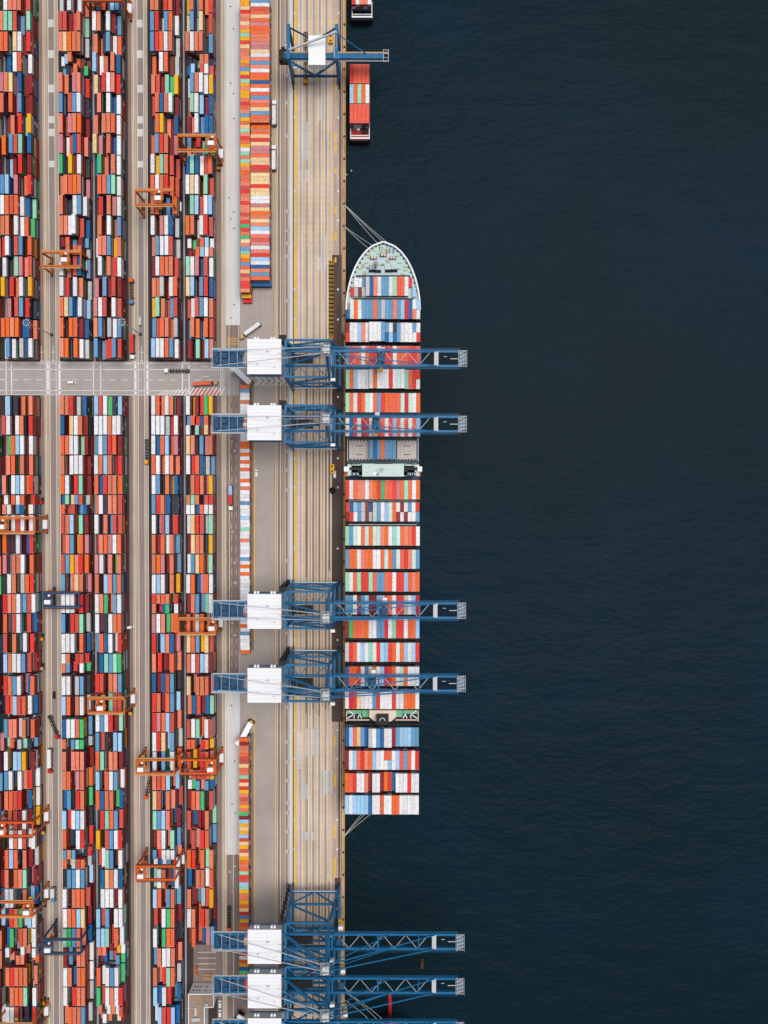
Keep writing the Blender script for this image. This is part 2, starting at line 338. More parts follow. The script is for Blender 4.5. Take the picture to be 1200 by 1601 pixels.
# ================================================================== THE BIG SHIP
SHIP = [  # photo rows of the bay's north edge at its top height, tiers above the hatch, long boxes, short boxes fore / aft
 (432.5, 3, '.....gdpwbbwtoow...', '..wwb...........r..', '.rgcg............l.'),
 (468.6, 4, '.wn.bbbobgbbpblxd..', '...w.............wl', 'd..w.............pw'),
 (504.5, 5, '..wlpwwwwb...bwww..', 'mw........bwk....bw', 'rw........dld....wr'),
 (541.0, 6, 'brooworrwrrrwooorro', '', ''),
 (578.0, 5, 'tnlwwwwnwwwrwtwtor.', '..................r', '..................w'),
 (614.5, 6, 'towrntwobrnoootxtwn', '', ''),
 (652.0, 6, 'wdrwxrwwrowrlowowol', '', ''),
 (688.0, 2, '......bdbnbbb......', '', ''),
 (750.8, 6, 'rwoppwpnreoorqotown', '', ''),
 (785.5, 5, '.......gbwltn......', 'rdlbgcd......wmwbwr', 'mrwbgcg......mwmwwb'),
 (823.0, 6, 'tbtwotnttpnwttoporw', '', ''),
 (859.3, 6, 'bonwponwwotnbtorptb', '', ''),
 (895.0, 6, 'twotrrtobboowrrlopn', '', ''),
 (931.0, 6, 'bbwmblmmllrowrrgwlx', '', ''),
 (968.0, 6, 'menoonwwbbxwtrrwonl', '', ''),
 (1005.0, 6, 'growlwtwrllrnwnlwlr', '', ''),
 (1042.5, 6, 'donrwbwnwlxrnwtnwww', '', ''),
 (1078.8, 6, 'wxrawwwbrwwwrwwonnw', '', ''),
 (1137.5, 5, 'dloabdgwbdwwmblllbb', '', ''),
 (1174.0, 6, 'mwlorpnlww...lobowr', '..........oow......', '..........wlw......'),
 (1209.5, 6, 'norwwpmwwmnrdwwwrww', '', ''),
 (1243.8, 6, 'lwlllldwwowwnowwwww', '', ''),
]
DECK = 8.5                                  # hatch-cover level above the quay
SX0 = WX(539.6, 800, DECK + 6 * CH)        # quay-side edge of the deck stacks
SP = 2.50
shipstuff = MB()
BOOM_ROWS = (3, 6, 13, 16)
def rowname(r):
    if r < 8: return '%s row behind the foredeck' % ordw(r + 1)
    if r < 18: return '%s row aft of the bridge' % ordw(r - 7)
    return '%s row aft of the funnel' % ordw(r - 17)
ship_bays = []
for r, (py, tiers, main, fore, aft) in enumerate(SHIP):
    ztop = DECK + tiers * CH
    Y1 = WY(py, 598, ztop)
    ship_bays.append((Y1, tiers))
    for half, s in ((0, main), (1, fore), (2, aft)):
        for k, ch in enumerate(s):
            if ch == '.': continue
            if ch == 't' and (k * 7 + r * 3) % 3: ch = 'u'
            if ch == 'o' and (k * 5 + r) % 2: ch = 'v'
            ln = L40 if half == 0 else L20 - 0.05
            y0 = Y1 - ln if half < 2 else Y1 - L40
            x0 = SX0 + k * SP
            t = tiers
            if r == 2 and half == 0 and 6 <= k <= 9: t += 1
            if r == 4 and half == 0 and 6 <= k <= 14: t += 1
            if r == 0 and half: t -= 1
            if r == 18 and 6 <= k <= 12: t += (1 if k != 12 else 0)
            if r == 20 and k in (6, 9, 10, 11, 12): t -= 1
            if r == 9 and half: t -= 1
            jx, jy = random.uniform(-.03, .03), random.uniform(-.06, .06)
            for z in range(max(0, t - 2) if 0 < k < 18 else 0, t - 1):
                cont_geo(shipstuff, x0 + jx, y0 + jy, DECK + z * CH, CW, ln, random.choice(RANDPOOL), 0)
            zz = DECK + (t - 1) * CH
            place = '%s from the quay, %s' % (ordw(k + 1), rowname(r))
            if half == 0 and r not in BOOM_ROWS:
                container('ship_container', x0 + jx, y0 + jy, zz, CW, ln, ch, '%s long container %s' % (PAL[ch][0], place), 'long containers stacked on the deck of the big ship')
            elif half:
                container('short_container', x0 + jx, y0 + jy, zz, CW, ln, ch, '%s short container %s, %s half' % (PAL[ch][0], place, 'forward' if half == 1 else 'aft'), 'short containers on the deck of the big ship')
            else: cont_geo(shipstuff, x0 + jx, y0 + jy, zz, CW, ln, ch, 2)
tag(stuff.build('stacked_yard_boxes', M['box']), 'mixed orange, white and blue containers filling the long yard blocks and lower tiers', 'container mass', kind='stuff')
tag(shortstuff.build('stacked_short_boxes', M['box']), 'lower tiers of the crosswise short container rows beside the quay lanes', 'container mass', kind='stuff')
tag(shipstuff.build('stacked_deck_boxes', M['box']), 'red, white and blue containers on deck beneath the crane booms and lower tiers', 'container mass', kind='stuff')
SHIPW = 19 * SP - (SP - CW)
SXC = SX0 + SHIPW / 2
def ship_pt(px, py, h): return W(px, py, h)
ship = empty('container_ship', (SXC, WY(800, 598, 0), -4.5), label='giant container ship moored along the quay, pale mint foredeck and full deck stacks', cat='ship')
def SL(p): return (p[0] - SXC, p[1] - ship.location.y, p[2] + 4.5)
SBY = lambda py, h=DECK: WY(py, 598, h)
# hull outline: half widths by station from the bow (photo rows at forecastle height)
FH = 13.0
BOWZ = 378.6
def half_w(py):
    t = (py - BOWZ)
    pts = [(0, 0), (1.5, 5.0), (6, 16.5), (14, 27), (27, 37), (40, 44.0), (55, 50.0), (72, 54.5), (90, 57.2), (115, 58.8), (160, 59.2)]
    for (a, wa), (b, wb) in zip(pts, pts[1:]):
        if t <= b: return (wa + (wb - wa) * (t - a) / (b - a)) * 0.4125
    return 59.2 * 0.4125
stat = [378.6, 379.2, 380.5, 382.5, 385, 389, 394, 400, 406, 413, 420, 428, 436, 445, 456, 470, 485, 505, 540]
HW = SHIPW / 2 + 0.15
left, right = [], []
for s in stat:
    y = WY(s, 598, FH) ; w = min(half_w(s), HW)
    left.append((SXC - w, y)); right.append((SXC + w, y))
YST = WY(1272.5, 598, DECK) 
left.append((SXC - HW, YST + 3)); right.append((SXC + HW, YST + 3)); left.append((SXC - HW + 1.5, YST)); right.append((SXC + HW - 1.5, YST))
def hull_z(y):
    yb = WY(470, 598, FH)
    return FH if y > yb else max(DECK - 1.5, FH - (yb - y) * 0.5)
hb = MB(); n = len(left)
def hp(p, z, f): return SL((SXC + (p[0] - SXC) * f, p[1], z))
for side, pts in ((-1, left), (1, right)):
    for a, b in zip(pts, pts[1:]):
        for (z0, f0), (z1, f1) in (((-9.0, .72), (-4.5, .80)), ((-4.5, .80), (2.0, .90)), ((2.0, .90), (None, 1.0))):
            def q(p, z, f):
                zz = hull_z(p[1]) if z is None else z
                t = max(0, min(1, (WY(378.6, 598, FH) - p[1]) / 90.0))
                ff = f + (1 - f) * t
                return hp(p, zz, ff)
            quad = [q(a, z0, f0), q(b, z0, f0), q(b, z1, f1), q(a, z1, f1)]
            hb.face(quad if side < 0 else quad[::-1])
hb.face([hp(left[-1], -9, 1), hp(right[-1], -9, 1), hp(right[-1], DECK - 1.5, 1), hp(left[-1], DECK - 1.5, 1)])
hb.build('hull', M['hull'], ship)
# decks
dk = MB(); yb = WY(470, 598, FH)
poly = [SL((p[0] + 0.5, p[1] - (0.5 if k == 0 else 0), FH - 1.1)) for k, p in enumerate(left) if p[1] > yb - 8]
polr = [SL((p[0] - 0.5, p[1], FH - 1.1)) for p in right if p[1] > yb - 8]
dk.face(poly + polr[::-1][:-1])
fd = dk.build('foredeck', M['mint'], ship)
md = MB(); md.box(-HW + .05, HW - .05, YST - ship.location.y + .1, yb - 6 - ship.location.y, DECK - 2.2 + 4.5, DECK - 1.6 + 4.5)
md.build('main_deck', M['hull'], ship)
bw = MB()                                   # white bulwark rail round the bow
for pts in (left, right):
    pp = [p for p in pts if p[1] > yb - 12]
    for a, b in zip(pp, pp[1:]): bw.bar(SL((a[0], a[1], FH + 0.1)), SL((b[0], b[1], FH + 0.1)), 1.0, 1.5)
bw.build('bulwark', M['white'], ship)
st = MB()                                   # bulwark stays, dark teeth inside the rail
for pts in (left, right):
    pp = [p for p in pts if p[1] > yb]
    for a, b in zip(pp, pp[1:]):
        L = math.dist(a, b); k = max(1, int(L / 2.0))
        for i in range(k):
            t = (i + .5) / k; x = a[0] + (b[0] - a[0]) * t; y = a[1] + (b[1] - a[1]) * t
            s = 1 if x < SXC else -1
            x += s * 1.1; y -= 0.4
            q = SL((x, y, FH - .3)); st.box(q[0] - .55, q[0] + .55, q[1] - .3, q[1] + .3, q[2] - .8, q[2] + .3)
st.build('bulwark_stay', M['dark'], ship)
def at(px, py, z): return SL(W(px, py, z))
for px, py, kind in ((599, 400, 'w'), (584, 404, 'w'), (614, 404, 'w'), (581.5, 424, 'b'), (590.5, 424.5, 'b'), (607, 424, 'b'), (616, 423.5, 'b')):
    p = at(px, py, FH - 1.1); mb = MB()
    mb.box(p[0] - 1.6, p[0] + 1.6, p[1] - .8, p[1] + .8, p[2], p[2] + .5)
    mb.tube((p[0] - 1.7, p[1], p[2] + 1.2), (p[0] + 1.7, p[1], p[2] + 1.2), 0.75, 1, 10)
    for dx in (-1.9, 0, 1.9): mb.box(p[0] + dx - .18, p[0] + dx + .18, p[1] - .9, p[1] + .9, p[2], p[2] + 2.0, 0)
    mb.build('mooring_winch', [M['dark'], M['cream'] if kind == 'w' else M['dark']], ship)
for px, py in ((577, 398), (577.5, 402), (573, 411), (563, 420), (580, 414.5), (592.5, 414), (625, 411), (620, 400), (634, 417), (633.5, 422), (550, 449.5), (596, 386.5), (600.5, 390)):
    p = at(px, py, FH - 1.1); mb = MB()
    for dx in (-.7, .7): mb.tube((p[0] + dx, p[1], p[2]), (p[0] + dx, p[1], p[2] + 1.1), .5, 0, 10)
    mb.box(p[0] - 1.5, p[0] + 1.5, p[1] - .7, p[1] + .7, p[2] - .05, p[2] + .12)
    mb.build('bollard', M['palegreen'], ship)
for k, (px, py) in enumerate(((598, 392), (604, 394.5), (591, 396), (609, 392), (588, 408), (606, 408.5), (612, 413), (575, 419), (624, 420), (570, 427), (630, 428), (598, 414), (603, 419), (567, 416), (585, 391), (615, 393))):
    p = at(px, py, FH - 1.1); mb = MB(); w_, d_ = (1.2, 1.2) if k % 3 else (.6, 2.6)
    if k % 4 == 1:
        for q in range(8):
            t0, t1 = q * math.pi / 4, (q + 1) * math.pi / 4; mb.bar((p[0] + 1.0 * math.cos(t0), p[1] + 1.0 * math.sin(t0), p[2] + .3), (p[0] + 1.0 * math.cos(t1), p[1] + 1.0 * math.sin(t1), p[2] + .3), .5)
        mb.build('rope_coil', M['tan'], ship)
    else: mb.box(p[0] - w_, p[0] + w_, p[1] - d_ / 2, p[1] + d_ / 2, p[2], p[2] + .7); mb.build('deck_hatch', M[('lgrey', 'cabblue', 'palegreen', 'grey')[k % 4]], ship)
for s in (-1, 1):
    p = at(599 + s * 6, 384, FH - 1.1); q = at(599 + s * 4.5, 399, FH - 1.1); mb = MB(); mb.bar((p[0], p[1], p[2] + .3), (q[0], q[1], q[2] + .3), .35); mb.build('anchor_chain', M['dark'], ship)
p = at(587, 418, FH - 1.1); mb = MB(); mb.tube((p[0], p[1], p[2]), (p[0], p[1], p[2] + 9), .55, 0, 12, .3); mb.box(p[0] - 1.6, p[0] + 1.6, p[1] - 1.2, p[1] + 1.4, p[2] + 6, p[2] + 6.4); mb.build('foremast', M['grey'], ship)
# lashing bridges between bays
for r, (Y1, t) in enumerate(ship_bays):
    if r in (7, 8): continue
    mb = MB(); y = Y1 + 0.9 - ship.location.y; z1 = DECK + min(t, 4) * CH - 1.5 + 4.5; z0 = DECK - 1.6 + 4.5
    hw = HW if r > 3 else HW - (3 - r) * 2.2
    mb.box(-hw, hw, y - .45, y + .45, z1 - .3, z1)
    for k in range(20):
        x = -hw + 2 * hw * k / 19; mb.box(x - .15, x + .15, y - .35, y + .35, z0, z1 - .3)
    if r in (8, 9, 10): mb.box(-hw + 2, hw - 2, y - .2, y + .2, z1, z1 + .9, 1)
    mb.build('lashing_bridge', [M['dark'], M['lgrey']], ship)
# hatch covers shown in the open bay, and plain ones below the stacks
Yh, _ = ship_bays[7]
for x0, x1 in ((-HW + 1.8, -HW + 14.9), (-6.6 - 2.2, 8.8), (HW - 14.4, HW - 1.8)):
    mb = MB(); y0 = Yh - L40 - 0.4 - ship.location.y; y1 = Yh + 0.4 - ship.location.y
    mb.box(x0, x1, y0, y1, DECK - 1.2 + 4.5, DECK - 0.05 + 4.5)
    for k in range(6):
        x = x0 + (x1 - x0) * (k + .5) / 6
        for yy in (y0 + .4, y1 - .4): mb.box(x - .45, x + .45, yy - .4, yy + .4, DECK - .05 + 4.5, DECK + .12 + 4.5, 1)
        if k in (2, 3):
            for f in (.27, .70): mb.box(x - .9, x + .9, y0 + (y1 - y0) * f - .22, y0 + (y1 - y0) * f + .22, DECK - .05 + 4.5, DECK + .08 + 4.5, 2)
        if k: 
            xx = x0 + (x1 - x0) * k / 6; mb.box(xx - .06, xx + .06, y0 + 1, y1 - 1, DECK - .05 + 4.5, DECK - .02 + 4.5, 3)
    mb.build('hatch_cover', [M['hatch'], M['brown'], M['dark'], M['grey']], ship)
for s in (-1, 1):
    mb = MB(); xx = s * (HW - .8); mb.box(xx - .25, xx + .25, y0 - 1, y1 + 1, DECK + 1.5 + 4.5, DECK + 1.7 + 4.5)
    for k in range(9): mb.box(xx - .2, xx + .2, y0 - 1 + k * 1.7, y0 - .7 + k * 1.7, DECK - 1.6 + 4.5, DECK + 1.5 + 4.5)
    mb.build('side_walkway', M['lgrey'], ship)
for r, (Y1, t) in enumerate(ship_bays):
    if r == 7: continue
    mb = MB(); hw = HW - .6 if r > 3 else HW - (3.4 - r) * 2.2
    mb.box(-hw, hw, Y1 - L40 - .2 - ship.location.y, Y1 + .2 - ship.location.y, DECK - 1.5 + 4.5, DECK - .03 + 4.5)
    mb.build('hatch_cover', M['hull'], ship)
# bridge house
BH = DECK + 25.0
def bx(px, py, z): return SL(W(px, py, z))
def pbox(mb, x0, y0, x1, y1, z0, z1, m=0):
    a = bx(x0, y0, z1); b = bx(x1, y1, z1)
    mb.box(a[0], b[0], b[1], a[1], z0 + 4.5, z1 + 4.5, m)
br = empty('bridge', (0, 0, 0)); br.parent = ship
mb = MB(); pbox(mb, 549, 728, 648, 743.5, DECK - 1.5, BH - 3); mb.build('accommodation_block', M['white'], br)
mb = MB(); pbox(mb, 566, 725.5, 631, 745, BH - 3, BH - 0.2); 
mb.build('wheelhouse', M['mintpale'], br)
mb = MB(); pbox(mb, 543, 726, 655, 744, BH - 4.4, BH - 3.0); mb.build('bridge_deck', M['mintpale'], br)
for a, b in ((562, 585), (613, 635)):
    mb = MB(); pbox(mb, a, 724.5, b, 727, BH - 2.9, BH - 2.0); mb.build('deck_awning', M['deckgreen'], br)
for xs in ((545.5, 566.5), (630.5, 652)):
    mb = MB(); pbox(mb, xs[0], 730.5, xs[1], 735, BH - 2.9, BH - 2.2); 
    xi = (559, 566.5) if xs[0] < 600 else (630.5, 637)
    pbox(mb, xi[0], 735, xi[1], 737.5, BH - 2.9, BH - 2.2); mb.build('deck_opening', M['dark'], br)
for xs in ((537.5, 545.5), (652.5, 659.5)):
    mb = MB(); pbox(mb, xs[0], 729.3, xs[1], 737.3, BH - 3.5, BH - .8); mb.build('bridge_wing', M['white'], br)
for px in (541.5, 653.5):
    mb = MB(); p = bx(px, 739.5, DECK + 8)
    mb.tube((p[0], p[1] - 2.6, p[2] + 12), (p[0], p[1] + 1.6, p[2] + 12), 1.15, 0, 10); mb.box(p[0] - 1.2, p[0] + 1.2, p[1] - 2.2, p[1] + 1.2, p[2] + 10.6, p[2] + 11.4); mb.build('lifeboat', M['orange'], br)
for px0, px1 in ((548, 561), (636, 650)):
    mb = MB(); pbox(mb, px0, 738, px1, 744, BH - 3.0, BH - 2.7, 0)
    for k in range(4):
        x = px0 + (px1 - px0) * (k + .5) / 4; pbox(mb, x - .9, 738.5 + (k % 2), x + .9, 743, BH - 2.7, BH - 1.9, 1 + (k % 2))
    mb.build('deck_machinery', [M['dark'], M['cabblue'], M['mintpale']], br)
for px, py in ((549, 725.5), (553, 726), (558, 726), (645, 726), (649, 725.5)):
    mb = MB(); pbox(mb, px - 1.2, py - 1, px + 1.2, py + 1, BH - 3, BH - 2); mb.build('deck_locker', random.choice([M['cabblue'], M['deckgreen'], M['dark']]), br)
mb = MB(); pbox(mb, 582, 738.5, 588, 743, BH - .2, BH + .5); pbox(mb, 588.5, 739.5, 592, 743.5, BH - .2, BH + .3, 1); mb.build('roof_locker', [M['white'], M['grey']], br)
p = bx(597, 734, BH); mb = MB(); mb.tube(p, (p[0], p[1], p[2] + 7), .35, 0, 10, .15); mb.bar((p[0] - 2.4, p[1], p[2] + 4.4), (p[0] + 2.4, p[1], p[2] + 4.4), .4); mb.bar((p[0] - 1.2, p[1] + .6, p[2] + 6), (p[0] + 1.2, p[1] + .6, p[2] + 6), .5); mb.build('radar_mast', M['lgrey'], br)
for px, py in ((575, 738), (578, 728.5), (617, 739), (624, 741), (606, 733)):
    p = bx(px, py, BH); mb = MB(); mb.tube((p[0], p[1], p[2] - .2), (p[0], p[1], p[2] + 1.2), .55, 0, 10, .35); mb.build('radome', M['white'], br)
# funnel casing
fn = empty('funnel', (0, 0, 0)); fn.parent = ship
FZ = DECK + 17
mb = MB(); pbox(mb, 540.5, 1110.5, 654, 1128, DECK - 1.5, FZ - 6); mb.build('engine_deck', M['dark'], fn)
mb = MB(); ps = [bx(x, y, FZ) for x, y in ((577, 1111), (619, 1111), (619, 1121), (611, 1128), (586, 1128), (577, 1121))]
mb.prism([(p[0], p[1]) for p in ps][::-1], DECK - 1.5 + 4.5, FZ + 4.5); mb.build('engine_casing', M['cream'], fn)
mb = MB(); pbox(mb, 588.2, 1119, 607.2, 1133.6, FZ, FZ + 5); mb.build('smokestack', M['dark'], fn)
mb = MB(); p = bx(597.5, 1127, FZ + 5)
for k in range(9):
    t = math.pi * k / 8; t2 = math.pi * (k + 1) / 8
    if k < 8: mb.bar((p[0] + 1.7 * math.cos(t), p[1] + 1.9 * math.sin(t), p[2] + .3), (p[0] + 1.7 * math.cos(t2), p[1] + 1.9 * math.sin(t2), p[2] + .3), .5)
mb.build('exhaust_pipe', M['lgrey'], fn)
for xs in ((566, 577), (618, 629)): mb = MB(); pbox(mb, xs[0], 1110.5, xs[1], 1121, FZ - 6, FZ - 4.5); mb.build('casing_roof', M['deckgreen'], fn)
for xs in ((541, 565), (630, 654)):
    mb = MB(); pbox(mb, xs[0], 1110.5, xs[1], 1116, FZ - 6, FZ - 5.3); mb.build('side_platform', M['deckgreen'], fn)
    mb = MB()
    q = lambda x, y: bx(x, y, FZ - 4.5)
    s = 1 if xs[0] < 600 else -1; e = 541 if s > 0 else 654
    for (x0, y0), (x1, y1) in (((e + s * 4, 1111), (e + s * 13, 1118)), ((e + s * 13, 1116), (e + s * 12, 1123)), ((e + s * 13, 1116), (e + s * 2, 1123)), ((e + s * 21, 1116), (e + s * 18, 1123)), ((e + s * 21, 1116), (e + s * 24, 1123))): mb.bar(q(x0, y0), q(x1, y1), .55, .5)
    mb.build('provision_crane', M['white'], fn)
    mb = MB(); mb.bar(q(e + s * 2, 1125.5), q(e + s * 36, 1125.5), .6, .4); mb.bar(q(e + s * 0.5, 1112), q(e + s * .5, 1128), .5, .4); mb.build('handrail', M['cream'], fn)
# ================================================================== GROUND, QUAY, WATER
QE = WX(539.3, 800)                                          # quay edge
M['asphalt'] = pavement('yard_asphalt', (0.050, 0.039, 0.036), .3, .45)
M['lane'] = pavement('truck_lane', (0.29, 0.24, 0.215), .2, .30, (0.15, 0.115, 0.10), .2)
M['lanebrown'] = pavement('brown_lane', (0.27, 0.205, 0.175), .16, .55, (0.09, 0.062, 0.052), .35)
M['sand'] = pavement('sand_coloured_runway', (0.44, 0.345, 0.26), .25, .45, (0.19, 0.14, 0.11), .25)
M['concrete'] = pavement('pale_concrete', (0.64, 0.63, 0.61), .1, .30, (0.36, 0.34, 0.33), .15)
M['apgrey'] = pavement('apron_grey', (0.57, 0.52, 0.465), .2, .6, (0.25, 0.20, 0.165), .45, .12)
M['apsand'] = pavement('apron_sand', (0.78, 0.51, 0.285), .2, .5, (0.36, 0.23, 0.14), .4, .15)
M['apdark'] = pavement('apron_dark_grey', (0.40, 0.37, 0.335), .2, .6, (0.15, 0.12, 0.105), .4)
M['plaza'] = pavement('stack_pavement', (0.405, 0.35, 0.31), .15, .3, (0.24, 0.20, 0.18), .3)
M['rustedge'] = pavement('rusty_quay_edge', (0.58, 0.42, 0.30), .3, .55, (0.16, 0.06, 0.03), .4, .75)
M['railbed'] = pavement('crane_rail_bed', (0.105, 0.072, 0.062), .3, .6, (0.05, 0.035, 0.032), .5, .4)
M['road'] = pavement('cross_road_asphalt', (0.40, 0.36, 0.335), .12, .15, (0.24, 0.2, 0.18), .3)
M['linewhite'] = pavement('white_road_paint', (0.78, 0.77, 0.74), .2, .35, (0.4, 0.37, 0.34), .25)
M['linesand'] = pavement('faded_sand_paint', (0.70, 0.52, 0.34), .25, .5, (0.34, 0.25, 0.19), .35)
M['lineyellow'] = pavement('yellow_road_paint', (0.86, 0.50, 0.02), .2, .2, (0.4, 0.27, 0.1), .25)
M['linered'] = pavement('red_road_paint', (0.62, 0.16, 0.11), .2, .3, (0.3, 0.15, 0.12), .3)
M['steelrail'] = paint('rail_steel', (0.06, 0.045, 0.045), .5, .4, 1.0)
YTOP, YBOT = 1500.0, -1500.0
def sheet(name, mat, rects, z, kind='structure'):
    mb = MB()
    for x0, x1, y0, y1 in rects: mb.face([(x0, y0, z), (x1, y0, z), (x1, y1, z), (x0, y1, z)])
    return tag(mb.build(name, mat), kind=kind)
mb = MB(); mb.box(-4000, QE, -4000, 4000, -12, 0); tag(mb.build('ground', M['asphalt']), kind='structure')
def X(px, py=800): return WX(px, py)
def Y(py, px=300): return WY(py, px)
ya, yb_ = Y(0) + 60, Y(1601) - 60
RN, RS = Y(565.5), Y(618.5)
LAN = ((61.5, 300, 29.5), (198.0, 300, 34.5))
lane_rects, sand_rects, wl, sl, brown = [], [], [], [], []
def strip(a, b, py, z0=None, z1=None): return (X(a, py), X(b, py), z0 if z0 is not None else yb_, z1 if z1 is not None else ya)
# inland truck lanes
for off in (0, 138.8):
    brown.append(strip(61.2 + off, 66.4 + off, 300))
    sand_rects += [strip(66.4 + off, 76.2 + off, 300), strip(86 + off, 91.4 + off, 300)]
    lane_rects.append(strip(76.2 + off, 86 + off, 300))
    wl += [strip(a + off, a + .8 + off, 300) for a in (69.6, 75.6, 85.4, 90.9)]
    sl += [strip(67.5 + off, 68.2 + off, 300), strip(72.3 + off, 73 + off, 300), strip(88 + off, 88.7 + off, 300)]
brown.append(strip(337.5, 345, 300))
sand_rects.append(strip(345, 352, 300))
wl += [strip(a, a + .6, 300) for a in (346.6, 350.6)]
sl += [strip(348.4, 349.1, 300)]
M['gully'] = pavement('pale_drain_cover', (0.34, 0.36, 0.39), .3, .5)
sheet('drain_strip', M['gully'], [strip(6.8, 9.2, 300), strip(145.2, 147.8, 300), strip(286.2, 288.6, 300)], .004)
sheet('rail_side_strip', M['lanebrown'], brown, .004)
sheet('gantry_runway', M['sand'], sand_rects, .006)
sheet('truck_lane', M['lane'], lane_rects, .006)
pads = []
for off in (0, 138.8):
    for a, b in ((-18, -6), (31, 43), (79, 91), (133, 145), (182, 193), (202, 213.5), (252, 262)):
        pads.append((X(75 + off, 160), X(84 + off, 160), Y(b), Y(a)))
sheet('concrete_pad', M['concrete'], pads, .010)
# region east of the yard
sheet('storage_pavement', M['concrete'], [(X(352.3, 250), X(374.6, 250), Y(508), ya), (X(351.5, 1200), X(374.5, 1200), Y(1336), Y(1080))], .008)
sheet('brown_service_lane', M['lanebrown'], [(X(351.8, 800), X(396.5, 800), yb_, ya)], .004)
sheet('stack_pavement', M['plaza'], [(X(396.5, 800), X(433, 800), yb_, ya), (X(374.8, 500), X(396.5, 500), Y(596), Y(455)), (X(374.5, 1080), X(397, 1080), Y(1145), Y(1016))], .008)
sheet('apron_lane', M['lanebrown'], [(X(433, 800), X(452, 800), yb_, ya)], .006)
sheet('apron_kerb_strip', M['concrete'], [(X(452, 800), X(457.6, 800), yb_, ya)], .008)
sheet('apron_pavement', M['apgrey'], [(X(457.6, 800), X(524, 800), yb_, ya)], .008)
sheet('apron_sand_stripe', M['apsand'], [(X(a), X(b), yb_, ya) for a, b in ((462, 466.3), (473, 476.8), (482.4, 486.4), (492, 496.4), (501.6, 506), (511.6, 516.4))], .012)
sheet('apron_dark_stripe', M['apdark'], [(X(a), X(b), yb_, ya) for a, b in ((477, 481.2), (487.2, 491), (496.8, 500.6), (507, 510.6), (468.5, 470))], .012)
M['apdarker'] = pavement('dark_grey_track', (0.22, 0.195, 0.175), .22, .5, (0.10, 0.08, 0.07), .4)  # darker stripes laid over parts of the apron lanes
M['apocher'] = pavement('ochre_wheel_track', (0.62, 0.37, 0.17), .22, .55, (0.25, 0.13, 0.07), .4, .2)
sheet('apron_dark_track', M['apdarker'], [(X(a + random.uniform(-.3, .3)), X(b + random.uniform(-.3, .3)), Y(y1), Y(y0)) for a, b in ((477.4, 480.6), (487.6, 490.6), (497.2, 500.2), (507.4, 510.4), (514, 516)) for y0, y1 in ((590 + random.uniform(-30, 30), 905 + random.uniform(-15, 15)), (935, 1108 + random.uniform(-12, 12)), (1385 + random.uniform(-9, 9), 1680))], .015)
sheet('apron_ochre_track', M['apocher'], [(X(a), X(b), Y(y1), Y(y0)) for a, b in ((483.2, 486), (492.6, 495.6), (502.2, 505.4), (512, 514.4)) for y0, y1 in ((575 + random.uniform(-25, 25), 1112 + random.uniform(-12, 12)), (1388 + random.uniform(-9, 9), 1680))], .015)
rp = []
for k in range(30):
    x0 = X(random.uniform(462, 508)); y0 = Y(random.choice((random.uniform(0, 480), random.uniform(1120, 1360)))); rp.append((x0, x0 + random.uniform(2, 9), y0, y0 + random.uniform(4, 26)))
for nm_, mt_, lst, z0 in (('apron_patch', pavement('repaired_slab', (0.545, 0.495, 0.44), .15, .5, (0.3, 0.25, 0.21), .3), rp[:12], .0155), ('apron_patch', pavement('repaired_pale_slab', (0.61, 0.56, 0.505), .15, .5, (0.4, 0.33, 0.28), .3), rp[29:], .020)):
    mb = MB()
    for k, (x0, x1, y0, y1) in enumerate(lst):
        z = z0 + k * .0001
        mb.face([(x0, y0, z), (x1, y0, z), (x1, y1, z), (x0, y1, z)])
    tag(mb.build(nm_, mt_), kind='structure')
sheet('slab_joint_marking', M['apdark'], [(X(457.6), X(518), Y(y) - .09, Y(y) + .09) for y in [-30 + 14.6 * k for k in range(116)]], .0235)
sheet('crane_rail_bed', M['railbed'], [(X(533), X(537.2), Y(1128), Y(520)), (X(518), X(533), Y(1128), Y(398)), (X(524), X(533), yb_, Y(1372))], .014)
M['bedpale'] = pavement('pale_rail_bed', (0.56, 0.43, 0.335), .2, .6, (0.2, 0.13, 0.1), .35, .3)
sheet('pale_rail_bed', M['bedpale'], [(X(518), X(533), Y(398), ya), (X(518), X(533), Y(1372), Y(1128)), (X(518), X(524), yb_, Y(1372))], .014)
sheet('rail_joint_marking', M['steelrail'], [(X(529.2), X(530.0), Y(398), ya), (X(529.2), X(530.0), Y(1372), Y(1128)), (X(533.4), X(534.2), yb_, ya)], .017)
sheet('manhole_marking', M['steelrail'], [(X(x) - .45, X(x) + .45, Y(y) - .45, Y(y) + .45) for x, y in ((361, 10), (365.5, 45), (361, 130), (365.5, 146), (366, 185), (358, 309), (366, 331), (361, 342), (366, 357), (366, 476), (361.5, 497), (361, 1103), (366, 1190), (362, 1257), (367, 1271))], .013)
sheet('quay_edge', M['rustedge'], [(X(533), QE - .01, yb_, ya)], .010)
mb = MB(); mb.box(QE - 1.1, QE + .05, yb_, ya, -.5, .25); tag(mb.build('quay_kerb', pavement('quay_kerb_paint', (0.66, 0.38, 0.12), .3, .5, (.2, .1, .05), .4, .6)), kind='structure')
mb = MB()
for a in (458.2, 531.0): mb.box(X(a) - .35, X(a) + .35, yb_, ya, 0, .10)
tag(mb.build('crane_rail', M['steelrail']), kind='structure')
